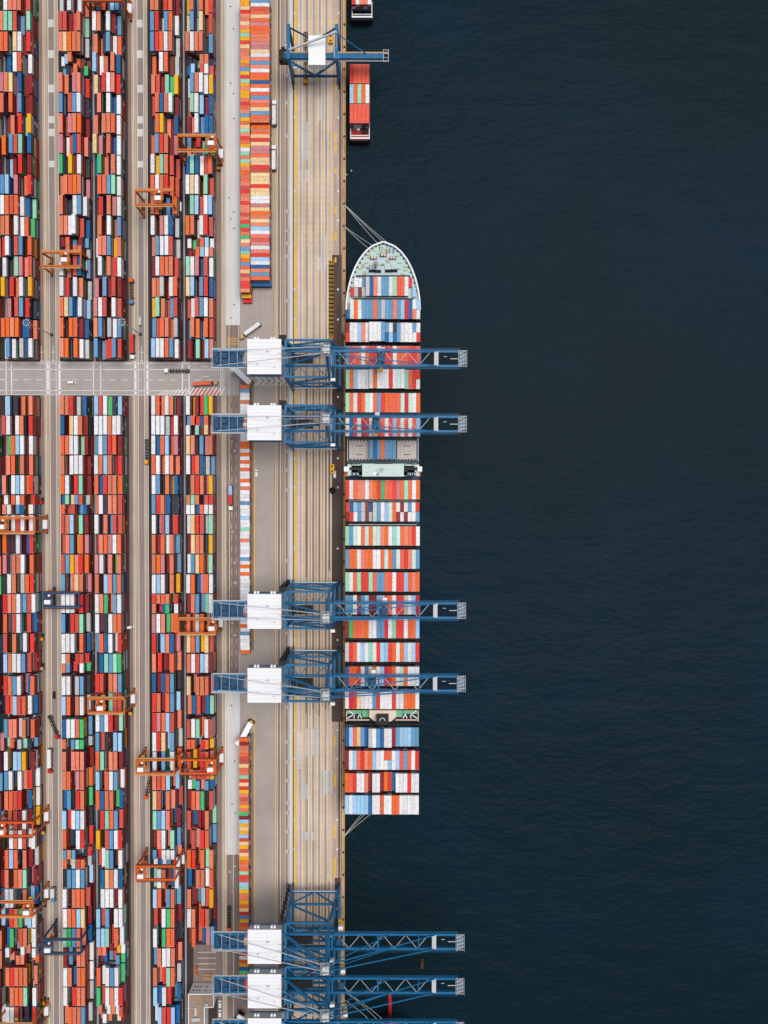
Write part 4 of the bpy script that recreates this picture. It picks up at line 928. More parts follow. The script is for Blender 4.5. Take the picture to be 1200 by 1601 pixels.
# ================================================================== YARD GANTRIES
def gantry(mat, trolley_x, span, matname, HG):
    root = empty('yard_gantry', (0, 0, 0)); S = span / 2; dy = 4.3
    m_ = mat
    for s in (-1, 1):
        for e in (-1, 1):
            mb = MB(); mb.bar((e * S, s * (dy + .5), 1.4), (e * S, s * dy, HG), 1.05, .9); mb.build('leg', m_, root)
        mb = MB(); mb.box(-S - .3, S + .3, s * dy - .5, s * dy + .5, HG - .7, HG + .7)
        for k in range(12): 
            x = -S + (k + .5) * 2 * S / 12; mb.box(x - .1, x + .1, s * dy - .62, s * dy + .62, HG - .8, HG + .72)
        mb.build('girder', m_, root)
        mb = MB(); mb.box(-S, S, s * (dy + 1.1) - .35, s * (dy + 1.1) + .35, HG + .1, HG + .2)
        mb.bar((-S, s * (dy + 1.45), HG + 1.2), (S, s * (dy + 1.45), HG + 1.2), .12); mb.build('walkway', M['tan'] if matname == 'orange' else M['brown'], root)
    for e in (-1, 1):
        mb = MB(); mb.box(e * S - .55, e * S + .55, -dy - 1.6, dy + 1.6, 1.3, 2.3); mb.build('sill_beam', m_, root)
        mb = MB(); mb.box(e * S - .4, e * S + .4, -dy, dy, HG - .5, HG + .3); mb.build('end_tie', m_, root)
        for s in (-1, 1):
            for q in (-.9, .9):
                mb = MB(); yy = s * (dy + .5) + q; mb.tube((e * S - .45, yy, .78), (e * S + .45, yy, .78), .78, 0, 12); mb.build('wheel', M['rubber'], root)
    tr = empty('trolley', (0, 0, 0)); tr.parent = root; tx = trolley_x
    mb = MB(); mb.box(tx - 2.4, tx + 2.4, -dy + .4, dy - .4, HG + .75, HG + 1.3)
    for k in range(14):
        a, b2 = 2 * math.pi * k / 14, 2 * math.pi * (k + 1) / 14
        mb.bar((tx + 3.2 * math.cos(a), 3.2 * math.sin(a) - .2, HG + 1.7), (tx + 3.2 * math.cos(b2), 3.2 * math.sin(b2) - .2, HG + 1.7), .65)
    mb.box(tx - 2.6, tx - 1.2, 1.2, 3.6, HG + 1.3, HG + 2.3); mb.build('trolley_frame', m_, tr)
    mb = MB(); mb.box(tx - 1.9, tx + 1.9, -2.4, .3, HG + 1.3, HG + 3.4); mb.build('winch_cover', M['white'], tr)
    mb = MB(); mb.tube((tx - 1.2, 1.6, HG + 2), (tx + 1.2, 1.6, HG + 2), .8, 0, 10); mb.box(tx + .2, tx + 1.4, 2.5, 3.7, HG + 1.3, HG + 2.4, 1); mb.build('winch_drum', [M['brown'], M['white']], tr)
    mb = MB(); mb.box(S - 1.3, S + 1.5, -2.9, 2.9, 2.4, 5.0); mb.build('power_unit', M['white'], root)
    mb = MB(); mb.box(-S - .9, -S + .9, -1.6, 1.6, 2.3, 4.0); mb.build('cable_reel', M['brown'], root)
    mb = MB()
    for sx in (tx - 1, tx + 1):
        for sy in (-1, 1): mb.bar((sx, sy, HG - 3.2), (sx, sy, HG + .8), .08)
    mb.box(tx - 1.1, tx + 1.1, -6, 6, HG - 4, HG - 3.2); mb.build('spreader', M['redorange'] if matname != 'orange' else M['yellow'], root)
    return root
GHT = (20, 20, 20, 17.5, 20, 18, 20, 22, 21, 22, 25, 24, 25, 23, 25)
def px_span(a, b, py, h): return WX(a, py, h), WX(b, py, h)
GR = [ # left px, right px (girder height), photo row of girder middle, trolley px, paint
 (131, 190, -10, 150, 'redorange', 'red-orange yard gantry at the frame edge astride the third block inland'),
 (211, 270, 309.5, 247, 'orange', 'orange yard gantry over second block inland, north of road, trolley in the middle'),
 (277.5, 337, 224, 330, 'orange', 'orange yard gantry straddling the quayside block well north of the road'),
 (64.5, 126, 405.5, 101, 'orange', 'orange yard gantry with white trolley over the fourth block inland north of road'),
 (2, 54, 821, 3, 'orange', 'faded orange yard gantry over farthest inland block, first one south of the road'),
 (68, 124, 938, 75, 'dblue', 'dark blue yard gantry with white trolley at the truck lane, north of its twin'),
 (279, 337, 979, 331, 'orange', 'orange yard gantry partly under a blue crane tail'),
 (137, 194, 1103, 157, 'orange', 'orange yard gantry over third block inland with trolley beside the west leg'),
 (213, 272, 1198.5, 220, 'orange', 'orange yard gantry over second block inland, side by side with another gantry to its east'),
 (281, 337, 1198.5, 329, 'redorange', 'bright red-orange yard gantry in the quayside block beside the pale pavement'),
 (2, 51, 1296, 2, 'redorange', 'red-orange yard gantry over farthest inland block with its trolley at the frame edge'),
 (213, 273, 1364.5, 220, 'redorange', 'red-orange yard gantry standing alone over second block inland near the bottom'),
 (2, 51, 1421, 42, 'orange', 'orange yard gantry over farthest inland block with trolley at its east end'),
 (66, 126, 1479.5, 75, 'dblue', 'dark blue yard gantry nearer the bottom, with white trolley at the truck lane'),
 (2, 51, 1612, 20, 'orange', 'orange yard gantry cut by the bottom frame edge at the truck lane'),
]
protos = {}
for gi, (a, b, py, tx, mt, lab) in enumerate(GR):
    hg = GHT[gi]
    if b - a < 52 or a < 10: a = b - 58.5
    xa, xb = px_span(a, b, max(py, 0), hg); cx = (xa + xb) / 2; yy = W((a + b) / 2, py, hg).y
    g = gantry(M[mt], WX(tx, py, hg + 1.5) - cx, xb - xa, mt, hg); g.location = (cx, yy, 0)
    tag(g, lab, 'gantry crane', 'rubber-tyred yard gantries')
# ================================================================== BARGES
def barge(loc, L, W_, deckmat, label):
    root = empty('barge', loc, label=label, cat='barge', group='barges moored by the quay')
    h = W_ / 2; z = 6.6
    pts = [(-h, -L / 2 + 1), (-h + 1, -L / 2), (h - 1, -L / 2), (h, -L / 2 + 1), (h, L / 2 - 9), (h - 1.5, L / 2 - 4), (h - 4.2, L / 2), (-h + 4.2, L / 2), (-h + 1.5, L / 2 - 4), (-h, L / 2 - 9)]
    mb = MB(); mb.prism(pts, -2, z - .9, 0, 1); mb.build('hull', [M['dark'], deckmat], root)
    mb = MB()
    for a, b in zip(pts, pts[1:] + pts[:1]): mb.bar((a[0], a[1], z - .5), (b[0], b[1], z - .5), .45, .9)
    mb.build('bulwark', M['dark'], root)
    mb = MB(); mb.box(-h + .6, h - .6, -L / 2 + .6, -L / 2 + 1.6, z + 1, z + 1.5)
    mb.box(-h + .9, h - .9, -L / 2 + 2.5, -L / 2 + 3.0, z + 1, z + 1.4)
    for x in (-h + .5, h - .8): mb.box(x, x + .45, -L / 2 + .6, -L / 2 + 11, z + .3, z + .9)
    mb.build('stern_rail', M['white'], root)
    mb = MB()
    for x, y, w, d, hh, k in ((-h + 3, -L / 2 + 8.5, 1.6, 2, 1.4, 1), (-1, -L / 2 + 7.2, 2, 1.4, 1.2, 2), (.3, -L / 2 + 9.8, 1.4, 3.2, 1.2, 1), (h - 3.4, -L / 2 + 7.5, 4, 5, .7, 0), (-h + 3.2, -L / 2 + 11, 1.8, 2, .8, 0), (2, -L / 2 + 10.6, 1.5, 1.2, 1.2, 3)): mb.box(x - w / 2, x + w / 2, y - d / 2, y + d / 2, z - .9, z - .9 + hh + .6, k)
    mb.build('deck_gear', [M['dark'], M['palegreen'], M['white'], M['yellow']], root)
    mb = MB()
    for x in (-h + 3.6, h - 3.6): mb.tube((x, L / 2 - 4.5, z - .9), (x, L / 2 - 4.5, z + .8), .6, 0, 10); mb.bar((x, L / 2 - 7, z + .4), (x + (1.6 if x < 0 else -1.6), L / 2 - 3.4, z + .4), .5, .5, 1)
    mb.box(-1, 1, L / 2 - 5, L / 2 - 3.6, z - .9, z + .4, 2); mb.build('bow_gear', [M['cream'], M['white'], M['yellow']], root)
    mb = MB(); mb.box(-h + .9, h - .9, -L / 2 + 14.5, L / 2 - 9.2, z - .9, z + .6); mb.build('cargo_hold', M['dark'], root)
    return root
by0, by1 = W(562, 93, 9).y, W(562, 216.5, 2).y
cx = WX(562, 150, 8)
BL = by0 - by1 + 3; byc = (by0 + by1) / 2
barge((cx, byc, -4.5), BL, 13.5, M['bargered'], 'red-decked barge carrying three rows of containers under the small crane boom')
rows = [(100.3, 'rvvvv'), (131.6, 'lntnw'), (162.5, 'vvvvv')]
bz = 2.9
bargestuff = MB()
for r, (py, s) in enumerate(rows):
    yy = W(562, py, bz + 3 * CH).y
    for k, ch in enumerate(s):
        x0 = cx - 6.35 + k * 2.55
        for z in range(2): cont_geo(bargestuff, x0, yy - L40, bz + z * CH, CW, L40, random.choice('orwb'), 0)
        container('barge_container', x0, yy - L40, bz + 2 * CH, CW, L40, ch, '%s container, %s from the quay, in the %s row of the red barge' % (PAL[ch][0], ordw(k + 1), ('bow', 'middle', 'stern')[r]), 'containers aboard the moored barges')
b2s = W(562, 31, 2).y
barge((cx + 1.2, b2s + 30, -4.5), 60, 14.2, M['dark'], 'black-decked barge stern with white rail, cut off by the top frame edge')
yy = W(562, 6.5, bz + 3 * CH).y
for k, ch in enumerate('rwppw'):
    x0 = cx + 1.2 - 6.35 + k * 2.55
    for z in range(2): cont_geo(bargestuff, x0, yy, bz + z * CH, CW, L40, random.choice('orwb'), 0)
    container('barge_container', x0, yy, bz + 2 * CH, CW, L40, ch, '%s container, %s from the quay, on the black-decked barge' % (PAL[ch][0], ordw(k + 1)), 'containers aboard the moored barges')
tag(bargestuff.build('stacked_barge_boxes', M['box']), 'lower container tiers aboard the two barges', 'container mass', kind='stuff')
# ================================================================== VEHICLES
def truck(px, py, ang, cabmat, label, trailer=True, cargo=None, L=13.2, bedmat=None):
    """px,py = photo position of the middle; ang = heading in degrees (0 = east in the photo, 90 = north)"""
    root = empty('container_truck', W(px, py, 1.0).xy.to_3d(), math.radians(ang), label, 'truck', 'container trucks about the terminal')
    bed = bedmat or M['dark']; tot = L + 4.2; x0 = -tot / 2
    mb = MB(); mb.box(x0, x0 + L, -.35, .35, 1.0, 1.3)
    for k in range(7): mb.box(x0 + .2 + k * (L - .8) / 6, x0 + .7 + k * (L - .8) / 6, -1.2, 1.2, 1.15, 1.45)
    for s in (-1, 1): mb.box(x0, x0 + L, s * 1.15 - .12, s * 1.15 + .12, 1.2, 1.5)
    mb.build('trailer', bed, root)
    c0 = x0 + L + .9
    mb = MB(); mb.box(x0 + L - 1.5, c0 + .3, -.45, .45, .75, 1.1); mb.build('tractor_frame', M['dark'], root)
    cab = MB(); cab.box(c0, c0 + 2.3, -1.25, 1.25, .8, 3.1); cab.hexa([(c0 + 2.3, -1.2, .8), (c0 + 2.9, -1.15, .8), (c0 + 2.9, 1.15, .8), (c0 + 2.3, 1.2, .8), (c0 + 2.3, -1.2, 3.05), (c0 + 2.5, -1.1, 2.9), (c0 + 2.5, 1.1, 2.9), (c0 + 2.3, 1.2, 3.05)])
    cb = cab.build('cab', cabmat, root)
    w = MB(); w.hexa([(c0 + 2.78, -1.0, 1.75), (c0 + 2.86, -1.0, 1.7), (c0 + 2.86, 1.0, 1.7), (c0 + 2.78, 1.0, 1.75), (c0 + 2.5, -.98, 2.8), (c0 + 2.58, -.98, 2.8), (c0 + 2.58, .98, 2.8), (c0 + 2.5, .98, 2.8)]); w.build('windscreen', M['glass'], cb)
    d = MB(); d.box(c0 + .3, c0 + 1.9, -.95, .95, 3.1, 3.35); d.build('roof_fairing', cabmat, cb)
    for x in (x0 + 1.2, x0 + 2.5, x0 + L - .6, c0 + 1.6):
        for s in (-1, 1):
            mb = MB(); mb.tube((x, s * 1.22 - .2, .5), (x, s * 1.22 + .2, .5), .5, 0, 12); mb.build('wheel', M['rubber'], root)
    if cargo:
        for frac, ln, ch, lab in cargo:
            mb = MB(); cont_geo(mb, 0, 0, 0, ln, CW, ch, 2)
            o = mb.build('truck_container', M['box']); R = Matrix.Rotation(math.radians(ang), 4, 'Z')
            p = root.location + R.to_3x3() @ Vector((x0 + .3 + frac, -CW / 2, 1.52)); o.location = p; o.rotation_euler = (0, 0, math.radians(ang))
            tag(o, lab, 'container')
    return root
truck(391, 518, 216, M['tan'], 'truck with tan cab parked diagonally on the grey pavement, carrying one white container', cargo=[(.3, L40, 'w', 'white container on the diagonally parked truck with tan cab')])
truck(322, 600, 4, M['tan'], 'truck with tan cab on the cross road carrying an orange container', cargo=[(.3, L40, 'o', 'orange container on the truck on the cross road')])
truck(276, 580, 180, M['white'], 'empty black flatbed truck with white cab on the cross road')
truck(207.5, 543, 270, M['white'], 'truck with white cab at the lane end, carrying a bright red container', cargo=[(.3, L40, 'r', 'bright red container on the truck waiting at the lane end')])
truck(206, 457, 270, M['cabblue'], 'empty brown-bedded truck with blue cab and yellow tail box', bedmat=M['brown'], cargo=[(-.3, 2.6, 'n', 'small yellow box at the tail of the blue-cabbed truck')])
truck(229.5, 707, 270, M['yellow'], 'empty black flatbed truck with yellow cab in the truck lane')
truck(361, 779, 270, M['white'], 'truck with white cab carrying a blue and a red short container', cargo=[(.1, L20, 'l', 'light blue short container at the tail of the two-container truck'), (6.4, L20, 'r', 'red short container behind the white cab of the two-container truck')])
truck(429, 178, 90, M['white'], 'white-cabbed truck with white container beside the wide crosswise row, north of its twin', cargo=[(.3, L40, 'w', 'white container on the more northern truck beside the wide row')])
truck(428.4, 248, 90, M['white'], 'white-cabbed truck with white container beside the wide crosswise row, south of its twin', cargo=[(.3, L40, 'w', 'white container on the more southern truck beside the wide row')])
truck(84.5, 1137, 292, M['red'], 'empty black flatbed truck with red cab turning diagonally in the truck lane')
truck(79, 1189, 270, M['red'], 'truck with red cab in the inland lane, carrying a white container', cargo=[(.3, L40, 'w', 'white container on the red-cabbed truck in the inland lane')])
truck(231.5, 1230, 258, M['redorange'], 'empty rust-bedded truck with orange-red cab beneath the paired gantries', bedmat=M['brown'])
truck(358, 1436, 270, M['orange'], 'empty black truck with orange cab beside the narrow south row')
truck(84, 1398, 270, M['cabblue'], 'short white-bodied truck with blue cab in the inland lane', L=6.5, cargo=[(.2, L20, 'w', 'short white box on the blue-cabbed truck')])
truck(477.5, 92, 270, M['yellow'], 'very long brown empty trailer with yellow cab beneath the small quay crane', L=31, bedmat=M['brown'])
truck(478, 662, 180, M['orange'], 'dark flatbed truck with orange cab under the crane forward of the bridge', L=14)
def car(px, py, ang, body, label, L=4.6, van=False):
    root = empty('van' if van else 'car', W(px, py, .8).xy.to_3d(), math.radians(ang), label, 'van' if van else 'car', 'cars and vans about the terminal')
    a = L / 2; hgt = 2.1 if van else 1.45
    mb = MB(); mb.hexa([(-a, -.9, .35), (a, -.9, .35), (a, .9, .35), (-a, .9, .35), (-a + .1, -.86, .95), (a - .1, -.84, .9), (a - .1, .84, .9), (-a + .1, .86, .95)])
    r0, r1 = (-a + .2, a - 1.2) if van else (-a + .8, a - 1.7)
    mb.hexa([(r0 - .3, -.82, .93), (r1 + .6, -.82, .92), (r1 + .6, .82, .92), (r0 - .3, .82, .93), (r0, -.7, hgt), (r1, -.7, hgt), (r1, .7, hgt), (r0, .7, hgt)]); mb.build('body', body, root)
    g = MB(); g.face([(r1 + .57, -.72, 1.0), (r1 + .57, .72, 1.0), (r1 + .06, .62, hgt - .05), (r1 + .06, -.62, hgt - .05)]); g.build('windscreen', M['glass'], root)
    g = MB(); g.face([(r0 - .29, .72, 1.0), (r0 - .29, -.72, 1.0), (r0 - .02, -.62, hgt - .05), (r0 - .02, .62, hgt - .05)]); g.build('rear_window', M['glass'], root)
    for x in (-a + .9, a - .9):
        for s in (-1, 1):
            w = MB(); w.tube((x, s * .82 - .12, .33), (x, s * .82 + .12, .33), .33, 0, 10); w.build('wheel', M['rubber'], root)
    return root
car(112, 598, 0, M['white'], 'white van driving alone on the cross road', 5.2, True)
car(219, 502, 90, M['lgrey'], 'silver van in the lane north of the cross road', 6.2, True)
car(400.5, 740, 90, M['white'], 'white car on the grey pavement beside the white middle row', 5.0)
car(84, 1087, 90, M['dark'], 'black car driving in the inland truck lane', 5.0)
car(343.5, 1570, 90, M['white'], 'white car parked beside the building, north of another white car', 5.0)
car(343.5, 1584.5, 90, M['white'], 'white car parked beside the building, south of another white car', 5.0)
car(523, 742, 90, M['white'], 'small white pickup beside the orange crate on the quay', 4.6)
car(204, 980.5, 10, M['white'], 'small white van at the edge of the third block inland', 4.4, True)
def utility(px, py, mat, label):
    root = empty('tow_tractor', W(px, py, 1).xy.to_3d(), math.radians(random.choice((90, 270))), label, 'tractor', 'small tow tractors beside the stacks')
    mb = MB(); mb.box(-2.2, 2.2, -1.1, 1.1, .5, 1.3); mb.build('chassis', M['dark'], root)
    mb = MB(); mb.box(.2, 2.0, -1.05, 1.05, 1.3, 2.9); c = mb.build('cab', mat, root)
    g = MB(); g.box(2.0, 2.03, -.85, .85, 1.8, 2.7); g.build('windscreen', M['glass'], c)
    for x in (-1.4, 1.4):
        for s in (-1, 1): w = MB(); w.tube((x, s * 1.05 - .18, .5), (x, s * 1.05 + .18, .5), .5, 0, 10); w.build('wheel', M['rubber'], root)
for px, py, mt, lab in ((65.5, 996, 'yellow', 'yellow tow tractor beside the farthest inland block, near the dark blue gantry'), (68, 1298, 'yellow', 'yellow tow tractor just south of a red-orange gantry at the farthest inland block'), (68.5, 1564, 'yellow', 'yellow tow tractor near the bottom beside the farthest inland block'),
        (204.5, 1112, 'yellow', 'yellow tow tractor at the foot of the gantry over the third block inland'), (342, 262, 'orange', 'orange tow tractor at the foot of the quayside-block gantry'), (66, 1042, 'tan', 'tan tow tractor beside the farthest inland block'), (65, 783, 'red', 'red tow tractor beside the farthest inland block, north of the faded gantry'), (68.5, 1413, 'white', 'white tow tractor at the foot of an orange gantry')):
    utility(px, py, M[mt], lab)
def stacker(px, py, ang, label, blen=15):
    root = empty('reach_stacker', W(px, py, 1.5).xy.to_3d(), math.radians(ang), label, 'reach stacker', 'reach stackers in the terminal')
    mb = MB(); mb.box(-4.2, 3.2, -1.7, 1.7, .9, 2.3); mb.box(-4.6, -2.8, -1.9, 1.9, 1.0, 2.7); mb.build('chassis', M['dark'], root)
    for x in (-3.0, 2.4):
        for s in (-1, 1): w = MB(); w.tube((x, s * 1.9 - .45, .95), (x, s * 1.9 + .45, .95), .95, 0, 14); w.build('wheel', M['rubber'], root)
    mb = MB(); mb.box(-1.2, 1.0, -.9, .9, 2.3, 4.2); c = mb.build('cab', M['cabblue'], root)
    g = MB(); g.box(1.0, 1.03, -.8, .8, 2.9, 4.0); g.build('windscreen', M['glass'], c)
    mb = MB(); mb.bar((-3.4, 0, 4.6), (blen * .72, 0, 8.2), 3.6, 1.2); mb.build('boom', M['white'], root)
    mb = MB(); mb.box(blen * .72 - .5, blen * .72 + 1.9, -2.7, 2.7, 7.2, 8.4); mb.build('spreader', M['white'], root)
    mb = MB(); mb.box(-4.4, -3.2, -1.2, 1.2, 2.7, 3.2); mb.build('counterweight', M['yellow'], root)
stacker(389, 1135, 242, 'reach stacker with white boom at the north end of the narrow south row')
stacker(385.5, 594, 136, 'reach stacker with white boom at the north end of the white middle row', 13)
stacker(374, 1590, 60, 'dark reach stacker by the bottom cranes', 5)
# ------------------------------------------------------------------ quay furniture
mb = MB(); 
def bollard():
    root = empty('mooring_bollard', (0, 0, 0))
    mb = MB(); mb.tube((0, 0, .25), (0, 0, .75), .42, 0, 12, .36); mb.tube((0, 0, .75), (0, 0, 1.0), .62, 0, 12, .5); mb.build('post', M['brown'], root)
    mb = MB(); mb.box(-.7, .7, -.7, .7, 0.0, .27); mb.build('base', M['brown'], root)
    return root
BO = None
for k, py in enumerate(range(38, 1590, 35)):
    p = W(537.0, py, .5)
    o = BO = bollard() if BO is None else BO
    if k: o = copy_tree(BO, (0, 0, 0))
    o.location = (QE - .9, p.y, 0); tag(o, 'rust-brown mooring bollard, one of the row along the quay edge', 'bollard', 'mooring bollards along the quay edge')
def rope(a, b, label):
    mb = MB(); a, b = Vector(a), Vector(b); prev = a
    for k in range(1, 13):
        t = k / 12; p = a.lerp(b, t); p.z -= math.sin(math.pi * t) * 1.6; mb.tube(prev, p, .14, 0, 6); prev = p
    tag(mb.build('mooring_line', M['rope']), label, 'rope', 'mooring lines of the big ship')
qb = lambda py: (QE - .9, W(537, py, 1).y, .9)
fb = lambda px, py: tuple(W(px, py, FH))
rope(qb(319.5), fb(589.5, 380), 'mooring line from the northern bow bollard, westernmost of its three')
rope(qb(319.5), fb(599.5, 379), 'mooring line from the northern bow bollard, middle of its three')
rope(qb(319.5), fb(605.5, 379.5), 'mooring line from the northern bow bollard, easternmost of its three')
rope(qb(353.5), fb(576.5, 389), 'mooring line from the southern bow bollard, the steeper one nearer the quay')
rope(qb(353.5), fb(583.5, 384.5), 'mooring line from the southern bow bollard, the one reaching further forward')
sb = lambda px: (WX(px, 1275, 4), YST + 1, 4.5)
rope(qb(1309), sb(571), 'stern mooring line nearest the quay')
rope(qb(1309), sb(577), 'stern mooring line in the middle of three')
rope(qb(1309), sb(588), 'stern mooring line reaching furthest along the transom')
# lashing cages, stacked in a line on the apron
def cage():
    root = empty('lashing_cage', (0, 0, 0)); mb = MB()
    for x in (-1.4, 0, 1.4): mb.box(x - .14, x + .14, -2.3, 2.3, .3, .6)
    for y in (-2.3, -.77, .77, 2.3): mb.box(-1.4, 1.4, y - .14, y + .14, .3, .62)
    for x in (-1.4, 1.4):
        for y in (-2.3, 2.3): mb.box(x - .16, x + .16, y - .16, y + .16, .1, 2.1)
    for y in (-2.3, 2.3): mb.box(-1.4, 1.4, y - .1, y + .1, 1.9, 2.1)
    mb.build('frame', M['yellow'], root)
    mb = MB(); mb.box(-1.25, 1.25, -2.15, 2.15, .1, .28)
    for x in (-.7, .7):
        for y in (-1.5, 0, 1.5): mb.box(x - .5, x + .5, y - .55, y + .55, .3, .95)
    mb.build('gear_load', M['dark'], root)
    return root
CG = None
for k in range(9):
    for j in range(2):
        if CG is None: o = CG = cage()
        else: o = copy_tree(CG, (0, 0, 0))
        o.location = (X(517.2), W(517, 413.6 + (k * 2 + j) * 6.15 + k * .7, .5).y, 0)
        tag(o, 'yellow lashing cage with dark gear, one of the line on the apron', 'cage', 'lashing cages lined up on the apron')
def crate(px, py, w, d, h, mat, name, label):
    root = empty(name, W(px, py, h).xy.to_3d(), 0, label, name.replace('_', ' '))
    mb = MB(); mb.box(-w / 2, w / 2, -d / 2, d / 2, .25, h); b_ = mb.build('body', mat, root)
    mb = MB()
    for k in (-.28, .28): mb.box(-w * .22, w * .22, d * k - .5, d * k + .5, h, h + .2)
    mb.build('lid', M['brown'], b_)
    mb = MB()
    for s in (-1, 1): mb.box(s * w * .35 - .2, s * w * .35 + .2, -d / 2, d / 2, 0, .25)
    mb.build('skid', M['dark'], root)
crate(518.8, 733, 2.9, 6.2, 2.4, M['yellow'], 'equipment_crate', 'amber equipment crate on the quay beside the ship bridge')
crate(516.5, 60, 3.0, 5.4, 2.4, M['yellow'], 'equipment_crate', 'amber equipment crate under the small quay crane')
crate(383, 1440, 2.2, 3.6, 2.0, M['dark'], 'generator_box', 'black generator box north of the stern-side crane house')
mb = MB(); p = W(519.5, 767, .5)
for k in range(4): mb.tube((p.x - .5 + k * .35, p.y - .6 + k * .4, .1), (p.x - .5 + k * .35, p.y - .6 + k * .4, .9 + k * .1), .85, 0, 10)
for k in range(10):
    a = k * 2.4; mb.tube((p.x + math.cos(a) * 1.3, p.y + math.sin(a) * 1.6, .1), (p.x + math.cos(a) * 1.3, p.y + math.sin(a) * 1.6, .6), .8, 0, 10)
tag(mb.build('tyre_heap', M['rubber']), 'dark heap of old tyres on the quay level with the bridge', 'tyre heap')
# light masts
def mast(hx, hy, bx__, by__, label):
    b_ = W(bx__, by__, 0); root = empty('light_mast', (b_.x, b_.y, 0), label=label, cat='light mast', group='tall floodlight masts in the truck lanes')
    HM = 38.0
    mb = MB(); mb.tube((0, 0, .6), (0, 0, HM), .42, 0, 12, .2); mb.build('pole', M['lgrey'], root)
    mb = MB(); mb.tube((0, 0, 0), (0, 0, .9), 1.2, 0, 12, 1.0); mb.build('base', M['dark'], root)
    ring = MB()
    for k in range(12):
        a, c = 2 * math.pi * k / 12, 2 * math.pi * (k + 1) / 12
        ring.bar((1.7 * math.cos(a), 1.7 * math.sin(a), HM), (1.7 * math.cos(c), 1.7 * math.sin(c), HM), .18)
    for k in range(4): ring.bar((0, 0, HM), (1.7 * math.cos(k * 1.57), 1.7 * math.sin(k * 1.57), HM), .15)
    ring.build('head_ring', M['grey'], root)
    for k in range(8):
        a = 2 * math.pi * k / 8; mb = MB(); x, y = 2.0 * math.cos(a), 2.0 * math.sin(a); mb.box(x - .33, x + .33, y - .33, y + .33, HM - .3, HM + .2); mb.build('floodlight', M['lgrey'], root)
mast(41, 497, 80.3, 523.5, 'tall pale floodlight mast in the inland truck lane north of the cross road')
mast(190, 500, 219.3, 522.5, 'tall pale floodlight mast in the truck lane nearer the quay, north of the cross road')
# ------------------------------------------------------------------ building at the bottom
bz = 12.5
bl = empty('port_building', (*W(300, 1600, 0).xy, 0), label='white-walled port building with gravel roof, white parapet and a notched corner', cat='building')
def BLp(px, py): p = W(px, py, bz); return (p.x - bl.location.x, p.y - bl.location.y)
ol = [BLp(294.2, 1554.5), BLp(333.3, 1554.5), BLp(333.3, 1575), BLp(319, 1575), BLp(319, 1680), BLp(294.2, 1680)][::-1]
mb = MB(); mb.prism(ol, 0, bz - .6, 0, 1); wl_ = mb.build('wall', [M['white'], M['roofbrown']], bl)
mb = MB()
for a, b in zip(ol, ol[1:] + ol[:1]): mb.bar((a[0], a[1], bz - .3), (b[0], b[1], bz - .3), .55, .7)
mb.build('parapet', M['white'], bl)
x0_, y0_ = BLp(294.2, 1554.5); x1_, _ = BLp(333.3, 1554.5)
for z in (4.2, 8.4):
    for k in range(7):
        if k in (3, 5): continue
        x = x0_ + 2.4 + k * (x1_ - x0_ - 4.4) / 6
        mb = MB(); mb.box(x - .55, x + .55, y0_ - .05, y0_ + .06, z - .65, z + .65); f = mb.build('window', M['grey'], bl)
        mb = MB(); mb.box(x - .45, x + .45, y0_ + .06, y0_ + .08, z - .55, z + .55); mb.build('pane', M['glass'], f)
for px, py, w, d in ((305.8, 1580, 1.5, 6), (323, 1570.5, 1.8, 1.6), (302, 1594, 2.2, 2.2), (307, 1593.5, 2.2, 2.2), (311, 1593.5, 1.6, 2), (305.5, 1573, .8, 2)):
    x, y = BLp(px, py); mb = MB(); mb.box(x - w / 2, x + w / 2, y - d / 2, y + d / 2, bz - .6, bz + .7); mb.build('rooftop_unit', M['lgrey'], bl)
x, y = BLp(299, 1576.5); mb = MB(); mb.bar((x - 3, y, bz - .2), (x + 3, y, bz - .2), .25); mb.build('rooftop_pipe', M['lgrey'], bl)
mb = MB(); p = W(324, 1528, .6)
for k in range(5): mb.box(p.x - 3 + (k % 2) * .4, p.x + 2.6 + (k % 2) * .4, p.y - 2.2 + k * .9, p.y - 1.5 + k * .9, 0.02, .5 + .25 * (k % 3))
tag(mb.build('timber_pile', M['wood']), 'tan timber pile beside the parking bays', 'timber pile')
crate(306.3, 1518, 1.2, 5.6, 1.6, M['redorange'], 'barrier_bin', 'slim orange barrier bin beside the parking bays')
# floating things beyond the stern
def pontoon(px, py, w, d, mat, label):
    root = empty('pontoon', (*W(px, py, -4).xy, -4.5), 0, label, 'pontoon')
    mb = MB(); mb.prism([(-w / 2, -d / 2 + .6), (0, -d / 2), (w / 2, -d / 2 + .6), (w / 2, d / 2 - .6), (0, d / 2), (-w / 2, d / 2 - .6)], -.4, .8); mb.build('hull', mat, root)
    mb = MB(); mb.tube((0, d / 2 - 1.2, .8), (0, d / 2 - 1.2, 3.4), .5, 0, 10, .3); mb.box(-w * .3, w * .3, -d / 4, d / 5, .8, 1.3); mb.build('post', mat, root)
bx2, by2 = W(609.5, 1597.5, 13).xy
s2 = empty('container_ship', (bx2, by2, -4.5), 0, 'bow of another container ship reaching into the bottom frame edge, red bulb showing ahead', 'ship')
o2 = [(0, 0), (1.8, -.3), (6, -2), (10.6, -5.5), (15, -11), (18.5, -17), (21, -25), (22.5, -36), (22.8, -60)]
pl = [(-x, y) for x, y in o2[::-1]] + o2[1:]
mb = MB()
for (xa_, ya2), (xb_, yb3) in zip(pl, pl[1:]): mb.face([(xa_ * .7, ya2 - 8 * max(0, 1 - abs(xa_) / 22), -3), (xb_ * .7, yb3 - 8 * max(0, 1 - abs(xb_) / 22), -3), (xb_, yb3, 17.5), (xa_, ya2, 17.5)])
mb.build('hull', M['hull'], s2)
mb = MB(); mb.face([(x, y - .4, 16.2) for x, y in pl]); mb.build('foredeck', M['bargered'], s2)
mb = MB()
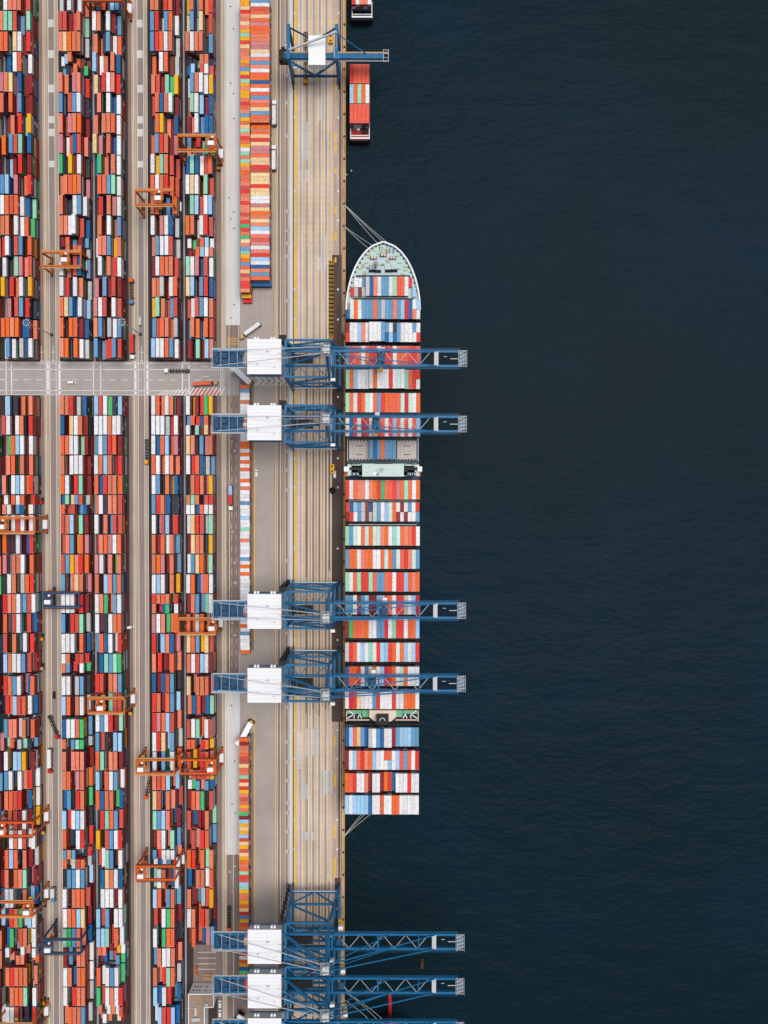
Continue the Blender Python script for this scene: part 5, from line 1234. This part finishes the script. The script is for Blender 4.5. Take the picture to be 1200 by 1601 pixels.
for p_, q_ in zip(pl, pl[1:]): mb.bar((p_[0], p_[1], 17.6), (q_[0], q_[1], 17.6), .9, 1.4)
mb.build('bulwark', M['bargered'], s2)
mb = MB(); mb.tube((0, -12, .0), (0, 6.5, .0), 1.5, 0, 14, 1.25); mb.tube((0, 6.5, 0), (0, 8.2, 0), 1.25, 0, 14, .5); mb.build('bulbous_bow', M['red'], s2)
for dx in (-6, 6):
    mb = MB(); mb.tube((dx - 1.5, -13, 17.2), (dx + 1.5, -13, 17.2), .8, 0, 10); mb.box(dx - 1.8, dx + 1.8, -14, -12, 16.2, 16.8); mb.build('mooring_winch', M['dark'], s2)
for k, (q0, q1) in enumerate(((1548, -5), (1548, -2), (1562, -9))):
    rope(qb(q0), (bx2 + q1, by2 - abs(q1) * .35, 13.2), ('upper', 'middle', 'lower')[k] + ' faint mooring line of the ship whose bow is cut off at the bottom')
pontoon(659.5, 1507, 1.8, 7, M['brown'], 'small rust-brown pontoon afloat between two crane booms')
for px, py in ((549, 267), (541.5, 273)):
    root = empty('float_buoy', (*W(px, py, -4.3).xy, -4.5), 0, 'small white float on the dark water near the quay, one of two', 'buoy', 'small white floats by the quay')
    mb = MB(); mb.tube((0, 0, -.2), (0, 0, .5), .55, 0, 10, .4); mb.build('body', M['white'], root)
    mb = MB(); mb.tube((0, 0, .5), (0, 0, 1.0), .12, 0, 8); mb.build('ring', M['red'], root)
# ================================================================== LIGHT AND CAMERA
SUN_EL, SUN_AZ = math.radians(75), math.radians(55)       # azimuth clockwise from north (+Y)
w = bpy.data.worlds.new('World'); bpy.context.scene.world = w; w.use_nodes = True
n = w.node_tree.nodes; n.clear(); out = n.new('ShaderNodeOutputWorld'); bg = n.new('ShaderNodeBackground'); sk = n.new('ShaderNodeTexSky')
sk.sky_type = 'NISHITA'; sk.sun_disc = False; sk.sun_elevation = SUN_EL; sk.sun_rotation = SUN_AZ; sk.dust_density = 3.0; sk.air_density = 1.2
w.node_tree.links.new(sk.outputs[0], bg.inputs[0]); w.node_tree.links.new(bg.outputs[0], out.inputs[0]); bg.inputs[1].default_value = 0.062
L = bpy.data.lights.new('sun', 'SUN'); L.energy = 2.1; L.angle = math.radians(38); L.color = (1.0, 0.965, 0.92)
so = bpy.data.objects.new('sun', L); C.objects.link(so)
d = Vector((math.sin(SUN_AZ) * math.cos(SUN_EL), math.cos(SUN_AZ) * math.cos(SUN_EL), math.sin(SUN_EL)))
so.rotation_euler = d.to_track_quat('Z', 'Y').to_euler(); so.location = (0, 0, 200)
cam = bpy.data.cameras.new('camera'); co = bpy.data.objects.new('camera', cam); C.objects.link(co)
co.location = (0, 0, H); co.rotation_euler = (-TILT, 0, ROLL)
cam.sensor_fit = 'VERTICAL'; cam.sensor_height = 24.0; cam.sensor_width = 24.0; cam.lens = F / 1601 * 24.0; cam.clip_start = 1.0; cam.clip_end = 12000
sc = bpy.context.scene; sc.camera = co
sc.render.resolution_x, sc.render.resolution_y = 768, 1024
sc.view_settings.view_transform = 'Standard'; sc.view_settings.look = 'None'; sc.view_settings.gamma = 1.0; sc.view_settings.exposure = 0.30
sc.render.engine = 'CYCLES'; sc.cycles.max_bounces = 4; sc.cycles.diffuse_bounces = 2; sc.cycles.use_denoising = True
